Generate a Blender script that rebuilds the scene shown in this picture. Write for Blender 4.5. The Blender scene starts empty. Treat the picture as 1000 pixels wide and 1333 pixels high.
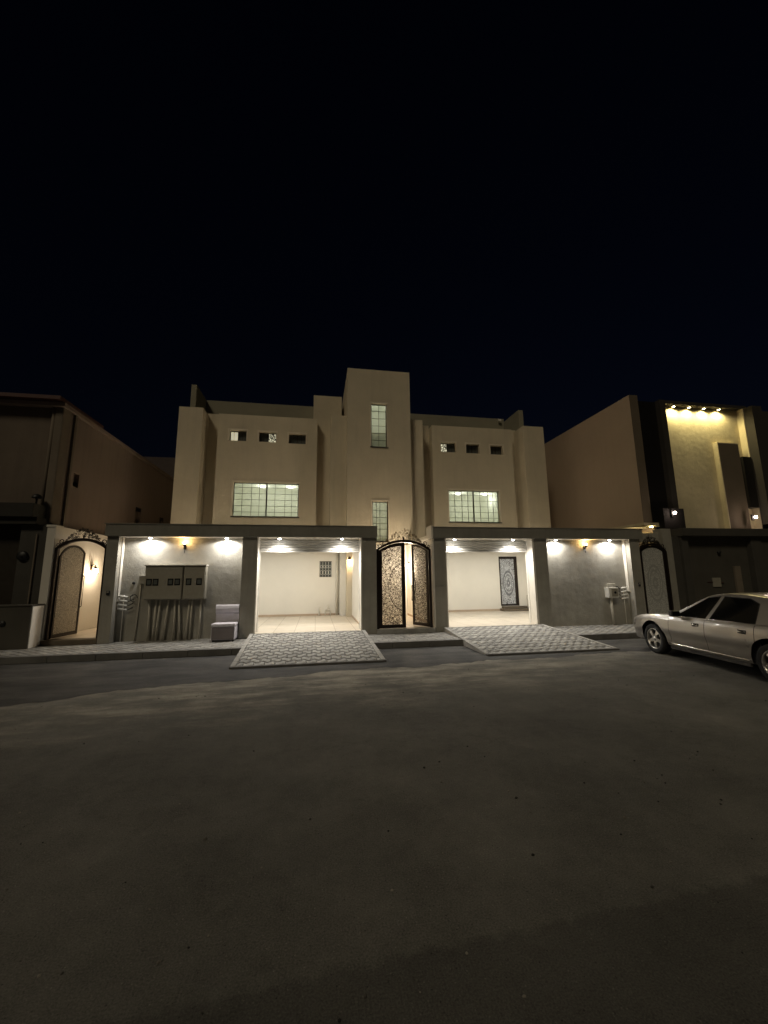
import bpy, bmesh, math, random
from mathutils import Vector, Matrix
random.seed(7)
R = math.radians
scene = bpy.context.scene
COL = scene.collection
ORG = {}

# ------------------------------------------------------------------ mesh builder
class MB:
    def __init__(s): s.v = []; s.f = []; s.sm = []
    def add(s, vs, fs, smooth=False):
        b = len(s.v); s.v += [Vector(p) for p in vs]
        for f in fs: s.f.append([b+i for i in f]); s.sm.append(smooth)
        return s
    def box(s, x0, x1, y0, y1, z0, z1, bev=0.0):
        if x0 > x1: x0, x1 = x1, x0
        if y0 > y1: y0, y1 = y1, y0
        if z0 > z1: z0, z1 = z1, z0
        if bev > 0:
            bm = bmesh.new(); bmesh.ops.create_cube(bm, size=1)
            for v in bm.verts: v.co = Vector(((x0+x1)/2+v.co.x*(x1-x0), (y0+y1)/2+v.co.y*(y1-y0), (z0+z1)/2+v.co.z*(z1-z0)))
            bmesh.ops.bevel(bm, geom=bm.edges[:], offset=bev, segments=2, affect='EDGES', profile=.6)
            bm.verts.ensure_lookup_table()
            s.add([v.co.copy() for v in bm.verts], [[v.index for v in f.verts] for f in bm.faces]); bm.free(); return s
        p = [(x, y, z) for z in (z0, z1) for y in (y0, y1) for x in (x0, x1)]
        return s.add(p, [(0,2,3,1), (4,5,7,6), (0,1,5,4), (2,6,7,3), (0,4,6,2), (1,3,7,5)])
    def prism(s, pts, d, smooth=False):           # polygon pts (3D) extruded by vector d
        n = len(pts); d = Vector(d); a = [Vector(p) for p in pts]
        return s.add(a+[p+d for p in a], [list(range(n))[::-1], list(range(n, 2*n))]+[[i, (i+1) % n, n+(i+1) % n, n+i] for i in range(n)], smooth)
    def tube(s, pts, r, n=8, cap=True, smooth=True):
        pts = [Vector(p) for p in pts]; m = len(pts); vs = []; fs = []
        rr = r if isinstance(r, (list, tuple)) else [r]*m
        up = Vector((0, 0, 1)); t0 = (pts[1]-pts[0]).normalized()
        if abs(t0.dot(up)) > .95: up = Vector((0, 1, 0))
        for i, p in enumerate(pts):
            t = (pts[min(i+1, m-1)]-pts[max(i-1, 0)]).normalized()
            a = t.cross(up)
            if a.length < 1e-4: a = t.cross(Vector((1, 0, 0)))
            a.normalize(); b = t.cross(a)
            for k in range(n):
                q = 2*math.pi*k/n; vs.append(p+(a*math.cos(q)+b*math.sin(q))*rr[i])
        for i in range(m-1):
            for k in range(n): fs.append([i*n+k, i*n+(k+1) % n, (i+1)*n+(k+1) % n, (i+1)*n+k])
        if cap: fs.append(list(range(n))[::-1]); fs.append([(m-1)*n+k for k in range(n)])
        return s.add(vs, fs, smooth)
    def lathe(s, prof, c=(0, 0, 0), axis='z', n=24, smooth=True):   # prof: (r, h)
        vs = []; fs = []; m = len(prof); c = Vector(c)
        for r, h in prof:
            for k in range(n):
                q = 2*math.pi*k/n; a, b = r*math.cos(q), r*math.sin(q)
                p = {'z': (a, b, h), 'y': (a, h, b), 'x': (h, a, b)}[axis]
                vs.append(c+Vector(p))
        for i in range(m-1):
            for k in range(n): fs.append([i*n+k, i*n+(k+1) % n, (i+1)*n+(k+1) % n, (i+1)*n+k])
        return s.add(vs, fs, smooth)
    def wall(s, x0, x1, z0, z1, yf, yb, holes=()):   # wall slab with rectangular openings through it
        xs = sorted({x0, x1, *[h[0] for h in holes], *[h[1] for h in holes]})
        zs = sorted({z0, z1, *[h[2] for h in holes], *[h[3] for h in holes]})
        def hole(i, j):
            if i < 0 or j < 0 or i >= len(xs)-1 or j >= len(zs)-1: return True
            cx, cz = (xs[i]+xs[i+1])/2, (zs[j]+zs[j+1])/2
            return any(h[0] < cx < h[1] and h[2] < cz < h[3] for h in holes)
        for i in range(len(xs)-1):
            for j in range(len(zs)-1):
                if hole(i, j): continue
                a, b, c, d = xs[i], xs[i+1], zs[j], zs[j+1]
                s.add([(a, yf, c), (b, yf, c), (b, yf, d), (a, yf, d)], [(0, 1, 2, 3)])
                s.add([(a, yb, c), (b, yb, c), (b, yb, d), (a, yb, d)], [(3, 2, 1, 0)])
                if hole(i-1, j): s.add([(a, yf, c), (a, yf, d), (a, yb, d), (a, yb, c)], [(0, 1, 2, 3)])
                if hole(i+1, j): s.add([(b, yf, c), (b, yb, c), (b, yb, d), (b, yf, d)], [(0, 1, 2, 3)])
                if hole(i, j-1): s.add([(a, yf, c), (a, yb, c), (b, yb, c), (b, yf, c)], [(0, 1, 2, 3)])
                if hole(i, j+1): s.add([(a, yf, d), (b, yf, d), (b, yb, d), (a, yb, d)], [(0, 1, 2, 3)])
        return s
    def xf(s, M):
        s.v = [M @ p for p in s.v]; return s
    def build(s, name, mat, parent=None, merge=False):
        me = bpy.data.meshes.new(name)
        off = ORG.get(parent.name, Vector((0, 0, 0))) if parent else Vector((0, 0, 0))
        me.from_pydata([p-off for p in s.v], [], s.f); me.update()
        me.polygons.foreach_set('use_smooth', s.sm)
        bm = bmesh.new(); bm.from_mesh(me)
        if merge: bmesh.ops.remove_doubles(bm, verts=bm.verts[:], dist=1e-5)
        bmesh.ops.recalc_face_normals(bm, faces=bm.faces[:]); bm.to_mesh(me); bm.free()
        me.materials.append(mat)
        o = bpy.data.objects.new(name, me); COL.objects.link(o)
        if parent: o.parent = parent
        ORG[o.name] = off
        return o

def tag(o, label=None, cat=None, group=None, kind=None):
    if label: o['label'] = label
    if cat: o['category'] = cat
    if group: o['group'] = group
    if kind: o['kind'] = kind
    return o
def thing(name, loc, label, cat, group=None, world=True):
    o = bpy.data.objects.new(name, None); COL.objects.link(o); o.location = loc; o.empty_display_size = .2
    ORG[o.name] = Vector(loc) if world else Vector((0, 0, 0))
    return tag(o, label, cat, group)
def lamp(name, kind, loc, power, color, parent, **kw):
    l = bpy.data.lights.new(name, kind); l.energy = power; l.color = color
    for k, v in kw.items():
        if k != 'target': setattr(l, k, v)
    o = bpy.data.objects.new(name, l); COL.objects.link(o)
    o.parent = parent; o.location = Vector(loc)-ORG.get(parent.name, Vector((0, 0, 0)))
    if 'target' in kw: o.rotation_euler = (Vector(kw['target'])-Vector(loc)).to_track_quat('-Z', 'Y').to_euler()
    return o

# ------------------------------------------------------------------ materials
def newmat(name):
    m = bpy.data.materials.new(name); m.use_nodes = True
    nt = m.node_tree; return m, nt, nt.nodes, nt.links, nt.nodes['Principled BSDF']
def N(nodes, t, **kw):
    n = nodes.new(t)
    for k, v in kw.items():
        if k in n.inputs: n.inputs[k].default_value = v
        else: setattr(n, k, v)
    return n
def c4(c): return (c[0], c[1], c[2], 1)
def plaster(name, col, var=.12, scale=1.2, bump=.25, rough=.85, fine=60, streak=0.0, spec=.3):
    m, nt, n, L, b = newmat(name)
    tc = N(n, 'ShaderNodeTexCoord')
    n1 = N(n, 'ShaderNodeTexNoise', Scale=scale, Detail=6, Roughness=.6); L.new(tc.outputs['Object'], n1.inputs['Vector'])
    r = N(n, 'ShaderNodeValToRGB'); e = r.color_ramp.elements
    e[0].position = .3; e[1].position = .72
    e[0].color = c4([k*(1-var) for k in col]); e[1].color = c4([min(1, k*(1+var)) for k in col])
    L.new(n1.outputs['Fac'], r.inputs['Fac']); last = r.outputs['Color']
    if streak > 0:                                   # runs of dirt down the face
        mp = N(n, 'ShaderNodeMapping'); mp.inputs['Scale'].default_value = (3.2, 3.2, .22); L.new(tc.outputs['Object'], mp.inputs['Vector'])
        n3 = N(n, 'ShaderNodeTexNoise', Scale=1.6, Detail=5, Roughness=.65); L.new(mp.outputs[0], n3.inputs['Vector'])
        r3 = N(n, 'ShaderNodeMapRange'); r3.inputs['From Min'].default_value = .48; r3.inputs['From Max'].default_value = .75; r3.inputs['To Max'].default_value = streak
        L.new(n3.outputs['Fac'], r3.inputs['Value'])
        mx = N(n, 'ShaderNodeMix', data_type='RGBA'); L.new(r3.outputs[0], mx.inputs[0]); L.new(last, mx.inputs[6]); mx.inputs[7].default_value = c4([k*.55 for k in col]); last = mx.outputs[2]
    L.new(last, b.inputs['Base Color'])
    n2 = N(n, 'ShaderNodeTexNoise', Scale=fine, Detail=4, Roughness=.7); L.new(tc.outputs['Object'], n2.inputs['Vector'])
    n4 = N(n, 'ShaderNodeTexNoise', Scale=5.0, Detail=3); L.new(tc.outputs['Object'], n4.inputs['Vector'])
    ad = N(n, 'ShaderNodeMath', operation='MULTIPLY_ADD'); L.new(n4.outputs['Fac'], ad.inputs[0]); ad.inputs[1].default_value = 2.0; L.new(n2.outputs['Fac'], ad.inputs[2])
    bp = N(n, 'ShaderNodeBump', Strength=bump, Distance=.01); L.new(ad.outputs[0], bp.inputs['Height']); L.new(bp.outputs[0], b.inputs['Normal'])
    b.inputs['Roughness'].default_value = rough; b.inputs['Specular IOR Level'].default_value = spec
    return m
def simple(name, col, rough=.5, metal=0, spec=.5, coat=0, bump=0):
    m, nt, n, L, b = newmat(name)
    tc = N(n, 'ShaderNodeTexCoord'); n1 = N(n, 'ShaderNodeTexNoise', Scale=9, Detail=5); L.new(tc.outputs['Object'], n1.inputs['Vector'])
    mr = N(n, 'ShaderNodeMapRange'); mr.inputs['To Min'].default_value = .82; mr.inputs['To Max'].default_value = 1.15; L.new(n1.outputs['Fac'], mr.inputs['Value'])
    mx = N(n, 'ShaderNodeVectorMath', operation='SCALE'); mx.inputs[0].default_value = col; L.new(mr.outputs[0], mx.inputs['Scale']); L.new(mx.outputs[0], b.inputs['Base Color'])
    rr = N(n, 'ShaderNodeMapRange'); rr.inputs['To Min'].default_value = max(.02, rough*.8); rr.inputs['To Max'].default_value = min(1, rough*1.25); L.new(n1.outputs['Fac'], rr.inputs['Value']); L.new(rr.outputs[0], b.inputs['Roughness'])
    b.inputs['Metallic'].default_value = metal; b.inputs['Specular IOR Level'].default_value = spec
    b.inputs['Coat Weight'].default_value = coat; b.inputs['Coat Roughness'].default_value = .06
    if bump:
        bp = N(n, 'ShaderNodeBump', Strength=bump, Distance=.01); L.new(n1.outputs['Fac'], bp.inputs['Height']); L.new(bp.outputs[0], b.inputs['Normal'])
    return m
def emit(name, col, st):
    m, nt, n, L, b = newmat(name); b.inputs['Base Color'].default_value = c4(col)
    b.inputs['Emission Color'].default_value = c4(col); b.inputs['Emission Strength'].default_value = st; return m
def mth(n, L, op, a, b=None, c=None):
    q = n.new('ShaderNodeMath'); q.operation = op
    for i, k in enumerate((a, b, c)):
        if k is None: continue
        if isinstance(k, (int, float)): q.inputs[i].default_value = k
        else: L.new(k, q.inputs[i])
    return q.outputs[0]

def paver_mat(name, base, gap=.22, wave=.26, amp=.055):
    # interlocking wavy pavers: rows of bulging scales with dark joints
    m, nt, n, L, b = newmat(name)
    tc = N(n, 'ShaderNodeTexCoord'); sp = N(n, 'ShaderNodeSeparateXYZ'); L.new(tc.outputs['Object'], sp.inputs[0])
    x, y = sp.outputs['X'], sp.outputs['Y']
    s = mth(n, L, 'SINE', mth(n, L, 'MULTIPLY', x, 2*math.pi/wave))
    v = mth(n, L, 'MULTIPLY_ADD', s, amp, y)
    fr = mth(n, L, 'FRACT', mth(n, L, 'DIVIDE', v, gap))
    row = mth(n, L, 'FLOOR', mth(n, L, 'DIVIDE', v, gap))
    u = mth(n, L, 'FRACT', mth(n, L, 'ADD', mth(n, L, 'DIVIDE', x, wave), mth(n, L, 'MULTIPLY', row, .5)))
    jr = mth(n, L, 'MINIMUM', mth(n, L, 'MULTIPLY', fr, gap), mth(n, L, 'MULTIPLY', mth(n, L, 'SUBTRACT', 1.0, fr), gap))
    ju = mth(n, L, 'MINIMUM', mth(n, L, 'MULTIPLY', u, wave), mth(n, L, 'MULTIPLY', mth(n, L, 'SUBTRACT', 1.0, u), wave))
    ju = mth(n, L, 'MULTIPLY_ADD', ju, 3.0, .020)
    d = mth(n, L, 'MINIMUM', jr, ju)
    e = N(n, 'ShaderNodeMapRange', interpolation_type='SMOOTHSTEP'); e.inputs['From Min'].default_value = .0033; e.inputs['From Max'].default_value = .06; L.new(d, e.inputs['Value'])
    nz = N(n, 'ShaderNodeTexNoise', Scale=3.0, Detail=6, Roughness=.65); L.new(tc.outputs['Object'], nz.inputs['Vector'])
    nf = N(n, 'ShaderNodeTexNoise', Scale=70.0, Detail=3); L.new(tc.outputs['Object'], nf.inputs['Vector'])
    cid = mth(n, L, 'FRACT', mth(n, L, 'MULTIPLY', mth(n, L, 'SINE', mth(n, L, 'ADD', mth(n, L, 'MULTIPLY', row, 12.9), mth(n, L, 'MULTIPLY', mth(n, L, 'FLOOR', mth(n, L, 'ADD', mth(n, L, 'DIVIDE', x, wave), mth(n, L, 'MULTIPLY', row, .5))), 78.2))), 43.7))
    tone = mth(n, L, 'ADD', mth(n, L, 'MULTIPLY', nz.outputs['Fac'], .7), mth(n, L, 'ADD', mth(n, L, 'MULTIPLY', cid, .22), mth(n, L, 'MULTIPLY', nf.outputs['Fac'], .3)))
    k = mth(n, L, 'MULTIPLY', tone, mth(n, L, 'MULTIPLY_ADD', e.outputs[0], .55, .45))
    sc = N(n, 'ShaderNodeVectorMath', operation='SCALE'); sc.inputs[0].default_value = base; L.new(k, sc.inputs['Scale']); L.new(sc.outputs[0], b.inputs['Base Color'])
    dome = N(n, 'ShaderNodeMapRange', interpolation_type='SMOOTHSTEP'); dome.inputs['From Max'].default_value = .09; L.new(d, dome.inputs['Value'])
    h = mth(n, L, 'ADD', mth(n, L, 'MULTIPLY', dome.outputs[0], 1.0), mth(n, L, 'MULTIPLY', nf.outputs['Fac'], .12))
    bp = N(n, 'ShaderNodeBump', Strength=1.0, Distance=.04); L.new(h, bp.inputs['Height']); L.new(bp.outputs[0], b.inputs['Normal'])
    b.inputs['Roughness'].default_value = .8
    return m

def filigree(name, metal_col, glass_col, scale=24, thr=.16, mode='glass', oval=None, alpha=.6, rings=((1.0, .03), (.76, .025), (.28, .04))):
    # laser-cut curling lacework: cell walls bent by noise, over glass or open air
    m, nt, n, L, b = newmat(name); out = n['Material Output']
    tc = N(n, 'ShaderNodeTexCoord')
    nz = N(n, 'ShaderNodeTexNoise', Scale=scale*.5, Detail=2); L.new(tc.outputs['Object'], nz.inputs['Vector'])
    sc = N(n, 'ShaderNodeVectorMath', operation='SCALE'); L.new(nz.outputs['Color'], sc.inputs[0]); sc.inputs['Scale'].default_value = .09
    ad = N(n, 'ShaderNodeVectorMath', operation='ADD'); L.new(tc.outputs['Object'], ad.inputs[0]); L.new(sc.outputs[0], ad.inputs[1])
    vo = N(n, 'ShaderNodeTexVoronoi', feature='DISTANCE_TO_EDGE', Scale=scale); L.new(ad.outputs[0], vo.inputs['Vector'])
    mask = mth(n, L, 'LESS_THAN', vo.outputs['Distance'], thr)
    v2 = N(n, 'ShaderNodeTexVoronoi', feature='F1', Scale=scale); L.new(ad.outputs[0], v2.inputs['Vector'])
    dots = mth(n, L, 'LESS_THAN', mth(n, L, 'ABSOLUTE', mth(n, L, 'SUBTRACT', v2.outputs['Distance'], .33)), .06)
    mask = mth(n, L, 'MAXIMUM', mask, dots)
    if oval:
        (cx, cz, rx, rz) = oval
        sp = N(n, 'ShaderNodeSeparateXYZ'); L.new(tc.outputs['Object'], sp.inputs[0])
        dx = mth(n, L, 'DIVIDE', mth(n, L, 'SUBTRACT', sp.outputs['X'], cx), rx); dz = mth(n, L, 'DIVIDE', mth(n, L, 'SUBTRACT', sp.outputs['Z'], cz), rz)
        rr = mth(n, L, 'SQRT', mth(n, L, 'ADD', mth(n, L, 'MULTIPLY', dx, dx), mth(n, L, 'MULTIPLY', dz, dz)))
        for q, w in rings:
            mask = mth(n, L, 'MAXIMUM', mask, mth(n, L, 'LESS_THAN', mth(n, L, 'ABSOLUTE', mth(n, L, 'SUBTRACT', rr, q)), w))
    b.inputs['Base Color'].default_value = c4(metal_col); b.inputs['Roughness'].default_value = .45; b.inputs['Metallic'].default_value = .3
    if mode == 'open':
        tr = N(n, 'ShaderNodeBsdfTransparent'); tl = N(n, 'ShaderNodeBsdfTranslucent'); tl.inputs[0].default_value = c4(glass_col)
        mg = N(n, 'ShaderNodeMixShader'); mg.inputs[0].default_value = 1-alpha; L.new(tr.outputs[0], mg.inputs[1]); L.new(tl.outputs[0], mg.inputs[2]); g = mg.outputs[0]
    else:
        p = N(n, 'ShaderNodeBsdfPrincipled'); p.inputs['Base Color'].default_value = c4(glass_col); p.inputs['Roughness'].default_value = .25
        tl = N(n, 'ShaderNodeBsdfTranslucent'); tl.inputs[0].default_value = c4(glass_col)
        mg = N(n, 'ShaderNodeMixShader'); mg.inputs[0].default_value = .45; L.new(p.outputs[0], mg.inputs[1]); L.new(tl.outputs[0], mg.inputs[2]); g = mg.outputs[0]
    mx = N(n, 'ShaderNodeMixShader'); L.new(mask, mx.inputs[0]); L.new(g, mx.inputs[1]); L.new(b.outputs[0], mx.inputs[2]); L.new(mx.outputs[0], out.inputs[0])
    return m

def glass_mat(name, col, alpha):
    m, nt, n, L, b = newmat(name); out = n['Material Output']
    b.inputs['Base Color'].default_value = c4(col); b.inputs['Roughness'].default_value = .12
    tr = N(n, 'ShaderNodeBsdfTransparent'); tl = N(n, 'ShaderNodeBsdfTranslucent'); tl.inputs[0].default_value = c4(col)
    m1 = N(n, 'ShaderNodeMixShader'); m1.inputs[0].default_value = .55; L.new(b.outputs[0], m1.inputs[1]); L.new(tl.outputs[0], m1.inputs[2])
    mx = N(n, 'ShaderNodeMixShader'); mx.inputs[0].default_value = alpha; L.new(tr.outputs[0], mx.inputs[1]); L.new(m1.outputs[0], mx.inputs[2]); L.new(mx.outputs[0], out.inputs[0])
    return m

CREAM = plaster('cream_render', (.63, .555, .42), var=.07, scale=.8, bump=.4, streak=.17)
CREAML = plaster('pale_surround', (.72, .64, .52), var=.05)
WHITE = plaster('white_plaster', (.78, .74, .66), var=.04, scale=.9, bump=.12, fine=40)
GREY = plaster('grey_textured_paint', (.345, .328, .282), var=.16, scale=1.6, bump=.6, fine=35, streak=.3)
BEAM = plaster('dimmed_grey_paint', (.25, .24, .205), var=.12, scale=1.4, bump=.4, streak=.25)  # wall grey darkened to paint the weaker light on the canopies
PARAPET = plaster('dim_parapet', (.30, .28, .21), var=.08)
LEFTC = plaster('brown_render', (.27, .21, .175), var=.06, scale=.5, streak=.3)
LEFTD = plaster('dimmed_brown_render', (.17, .135, .105), var=.2, scale=.5, streak=.3)  # colour darkened for the weaker lamplight on the left house's front
LEFTTRIM = plaster('tan_trim', (.20, .165, .125), var=.15)
REDROOF = simple('red_roof_metal', (.075, .024, .018), .6)
RIGHTC = plaster('tan_render', (.50, .385, .28), var=.05, scale=.6, streak=.1)
RPANEL = plaster('sand_stone_paint', (.62, .54, .36), var=.14, scale=1.1, bump=.5, streak=.2)
RDARK = simple('black_cladding', (.012, .011, .010), .35)
RFRAME = plaster('charcoal_frame', (.045, .040, .034), var=.1)
RBROWN = plaster('brown_slab', (.15, .12, .085), var=.1)
FENCED = plaster('dark_fence_paint', (.075, .07, .06), var=.15, streak=.3)
FENCEP = plaster('fence_panel', (.085, .078, .064), var=.15, streak=.2)
FLOOR = plaster('cream_floor_tile', (.66, .59, .49), var=.08, scale=2, bump=.05, rough=.4)
def add_tiles(m):
    nt = m.node_tree; n, L = nt.nodes, nt.links; b = n['Principled BSDF']; src = b.inputs['Base Color'].links[0].from_socket
    tc = N(n, 'ShaderNodeTexCoord'); br = N(n, 'ShaderNodeTexBrick', Scale=1.0); br.offset = 0
    for k, v in (('Brick Width', .6), ('Row Height', .6), ('Mortar Size', .008), ('Mortar Smooth', .2), ('Color1', (1, 1, 1, 1)), ('Color2', (.93, .92, .9, 1)), ('Mortar', (.55, .5, .44, 1))): br.inputs[k].default_value = v
    L.new(tc.outputs['Object'], br.inputs['Vector'])
    mx = N(n, 'ShaderNodeMix', data_type='RGBA', blend_type='MULTIPLY'); mx.inputs[0].default_value = 1; L.new(src, mx.inputs[6]); L.new(br.outputs['Color'], mx.inputs[7]); L.new(mx.outputs[2], b.inputs['Base Color'])
add_tiles(FLOOR)
IRON = simple('dark_bronze_iron', (.022, .014, .010), .4, .3)
GOLD = simple('antique_gold_iron', (.30, .22, .12), .45, .5)
STEEL = simple('brushed_steel', (.5, .5, .48), .35, .9)
CONC = plaster('kerb_concrete', (.36, .35, .325), var=.18, scale=3, bump=.5)
CONCL = plaster('pale_concrete', (.40, .385, .355), var=.15, scale=3, bump=.5)
KERBD = plaster('shaded_kerb', (.17, .165, .155), var=.2, scale=3, bump=.5)  # kerb colour lowered to paint in its shaded street side
CAB = simple('cabinet_beige_paint', (.35, .325, .262), .5)
CABD = simple('cabinet_window_black', (.01, .01, .012), .2)
PVC = simple('conduit_grey', (.62, .58, .49), .6)
BLACK = simple('black_plastic', (.012, .012, .012), .5)
ALU = simple('window_aluminium', (.10, .095, .08), .4, .5)
SHUT = simple('shutter_slat_white', (.80, .78, .72), .45)
PAVE = paver_mat('wavy_pavers', (.62, .60, .55), gap=.27, wave=.22, amp=.050)
PAVE2 = paver_mat('walk_pavers', (.58, .56, .51), gap=.22, wave=.26, amp=.04)
L_WHITE = emit('lamp_white', (1.0, .97, .92), 60)
L_ROOM = emit('lamp_room', (1.0, 1.0, .93), 7)
L_WARM = emit('lamp_warm', (1.0, .72, .38), 45)
L_YEL = emit('lamp_yellow', (1.0, .86, .42), 45)
L_PINK = emit('lamp_soft_pink', (1.0, .78, .66), 45)

# ------------------------------------------------------------------ sky and sun
w = bpy.data.worlds.new('World'); scene.world = w; w.use_nodes = True
nt = w.node_tree; bg = nt.nodes['Background']
sky = nt.nodes.new('ShaderNodeTexSky'); sky.sky_type = 'NISHITA'; sky.sun_disc = False
SUN_EL, SUN_AZ = 44, 35           # low warm light from behind the camera, on its left
sky.sun_elevation = R(12); sky.sun_rotation = R(180+SUN_AZ); sky.altitude = 0; sky.air_density = 1.2; sky.dust_density = .6; sky.ozone_density = 3
tint = nt.nodes.new('ShaderNodeMix'); tint.data_type = 'RGBA'; tint.blend_type = 'MULTIPLY'; tint.inputs[0].default_value = 1
tint.inputs[7].default_value = (.20, .17, .265, 1)
nt.links.new(sky.outputs[0], tint.inputs[6]); nt.links.new(tint.outputs[2], bg.inputs['Color'])
bg.inputs['Strength'].default_value = .0034
sl = bpy.data.lights.new('sun', 'SUN'); sl.energy = .47; sl.angle = R(12); sl.color = (1.0, .86, .61)
so = bpy.data.objects.new('sun', sl); COL.objects.link(so)
d = Vector((-math.sin(R(SUN_AZ))*math.cos(R(SUN_EL)), -math.cos(R(SUN_AZ))*math.cos(R(SUN_EL)), math.sin(R(SUN_EL))))
so.rotation_euler = d.to_track_quat('Z', 'Y').to_euler(); so.location = (-10, -15, 12)

# ------------------------------------------------------------------ ground
def ground_mat():
    m, nt, n, L, b = newmat('worn_dusty_asphalt')
    tc = N(n, 'ShaderNodeTexCoord'); sp = N(n, 'ShaderNodeSeparateXYZ'); L.new(tc.outputs['Object'], sp.inputs[0])
    X, Y = sp.outputs['X'], sp.outputs['Y']
    big = N(n, 'ShaderNodeTexNoise', Scale=.35, Detail=6, Roughness=.6); L.new(tc.outputs['Object'], big.inputs['Vector'])
    mp = N(n, 'ShaderNodeMapping'); mp.inputs['Scale'].default_value = (.5, 1.6, 1); mp.inputs['Rotation'].default_value = (0, 0, R(-6)); L.new(tc.outputs['Object'], mp.inputs['Vector'])
    st = N(n, 'ShaderNodeTexNoise', Scale=1.5, Detail=7, Roughness=.68); L.new(mp.outputs[0], st.inputs['Vector'])
    fine = N(n, 'ShaderNodeTexNoise', Scale=95, Detail=4, Roughness=.75); L.new(tc.outputs['Object'], fine.inputs['Vector'])
    mid = N(n, 'ShaderNodeTexNoise', Scale=11, Detail=5, Roughness=.7); L.new(tc.outputs['Object'], mid.inputs['Vector'])
    base = N(n, 'ShaderNodeValToRGB'); e = base.color_ramp.elements
    e[0].position = .32; e[0].color = (.155, .150, .136, 1); e[1].position = .7; e[1].color = (.245, .235, .208, 1); L.new(big.outputs['Fac'], base.inputs['Fac'])
    # blown sand lying along the edge of the newer asphalt
    d1 = mth(n, L, 'SUBTRACT', mth(n, L, 'MULTIPLY_ADD', X, .12, 7.75), mth(n, L, 'ADD', Y, mth(n, L, 'MULTIPLY', mth(n, L, 'SUBTRACT', st.outputs['Fac'], .5), 3.5)))
    band = N(n, 'ShaderNodeMapRange', interpolation_type='SMOOTHSTEP'); band.inputs['From Min'].default_value = 2.2; band.inputs['From Max'].default_value = -.4; L.new(d1, band.inputs['Value'])
    sm = N(n, 'ShaderNodeMapRange', interpolation_type='SMOOTHSTEP'); sm.inputs['From Min'].default_value = .36; sm.inputs['From Max'].default_value = .66; L.new(st.outputs['Fac'], sm.inputs['Value'])
    xm = N(n, 'ShaderNodeMapRange', interpolation_type='SMOOTHSTEP'); xm.inputs['From Min'].default_value = 6.5; xm.inputs['From Max'].default_value = 1.5; xm.inputs['To Min'].default_value = .35; L.new(mth(n, L, 'ABSOLUTE', mth(n, L, 'SUBTRACT', X, .6)), xm.inputs['Value'])
    sand = mth(n, L, 'MULTIPLY', mth(n, L, 'MULTIPLY', band.outputs[0], xm.outputs[0]), mth(n, L, 'MULTIPLY_ADD', sm.outputs[0], .92, .08))
    m1 = N(n, 'ShaderNodeMix', data_type='RGBA'); L.new(sand, m1.inputs[0]); L.new(base.outputs[0], m1.inputs[6]); m1.inputs[7].default_value = (.56, .515, .43, 1)
    # darker resurfaced strip near the camera, with a soft uneven seam
    seam = mth(n, L, 'SUBTRACT', mth(n, L, 'MULTIPLY_ADD', X, .05, 2.22), mth(n, L, 'ADD', Y, mth(n, L, 'MULTIPLY', mth(n, L, 'SUBTRACT', mid.outputs['Fac'], .5), .16)))
    sr = N(n, 'ShaderNodeMapRange', interpolation_type='SMOOTHSTEP'); sr.inputs['From Min'].default_value = -.03; sr.inputs['From Max'].default_value = .05; L.new(seam, sr.inputs['Value'])
    m2 = N(n, 'ShaderNodeMix', data_type='RGBA'); L.new(mth(n, L, 'MULTIPLY', sr.outputs[0], .65), m2.inputs[0]); L.new(m1.outputs[2], m2.inputs[6]); m2.inputs[7].default_value = (.115, .110, .100, 1)
    # cracks and stains
    vc = N(n, 'ShaderNodeTexVoronoi', feature='DISTANCE_TO_EDGE', Scale=.35); 
    wp = N(n, 'ShaderNodeVectorMath', operation='ADD'); sc = N(n, 'ShaderNodeVectorMath', operation='SCALE'); sc.inputs['Scale'].default_value = .5; L.new(mid.outputs['Color'], sc.inputs[0])
    L.new(tc.outputs['Object'], wp.inputs[0]); L.new(sc.outputs[0], wp.inputs[1]); L.new(wp.outputs[0], vc.inputs['Vector'])
    cr = N(n, 'ShaderNodeMapRange'); cr.inputs['From Min'].default_value = 0; cr.inputs['From Max'].default_value = .006; cr.inputs['To Min'].default_value = .82; cr.inputs['To Max'].default_value = 1; L.new(vc.outputs['Distance'], cr.inputs['Value'])
    spk = N(n, 'ShaderNodeTexVoronoi', feature='F1', Scale=42); L.new(tc.outputs['Object'], spk.inputs['Vector'])
    sk = N(n, 'ShaderNodeMapRange'); sk.inputs['From Min'].default_value = .10; sk.inputs['From Max'].default_value = .22; sk.inputs['To Min'].default_value = .55; sk.inputs['To Max'].default_value = 0; L.new(spk.outputs['Distance'], sk.inputs['Value'])
    sp2 = N(n, 'ShaderNodeSeparateColor'); L.new(spk.outputs['Color'], sp2.inputs[0])
    grit = mth(n, L, 'MULTIPLY', sk.outputs[0], mth(n, L, 'MULTIPLY', mth(n, L, 'SUBTRACT', sp2.outputs[0], .45), 2.2))
    blot = N(n, 'ShaderNodeTexNoise', Scale=1.1, Detail=8, Roughness=.72); L.new(tc.outputs['Object'], blot.inputs['Vector'])
    fc = N(n, 'ShaderNodeMapRange'); fc.inputs['From Min'].default_value = .3; fc.inputs['From Max'].default_value = .7; fc.inputs['To Min'].default_value = .25; fc.inputs['To Max'].default_value = 1.05; L.new(fine.outputs['Fac'], fc.inputs['Value'])
    k = mth(n, L, 'MULTIPLY', cr.outputs[0], mth(n, L, 'ADD', mth(n, L, 'ADD', fc.outputs[0], grit), mth(n, L, 'ADD', mth(n, L, 'MULTIPLY', mid.outputs['Fac'], .35), mth(n, L, 'MULTIPLY_ADD', blot.outputs['Fac'], 1.1, -.52))))
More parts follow.
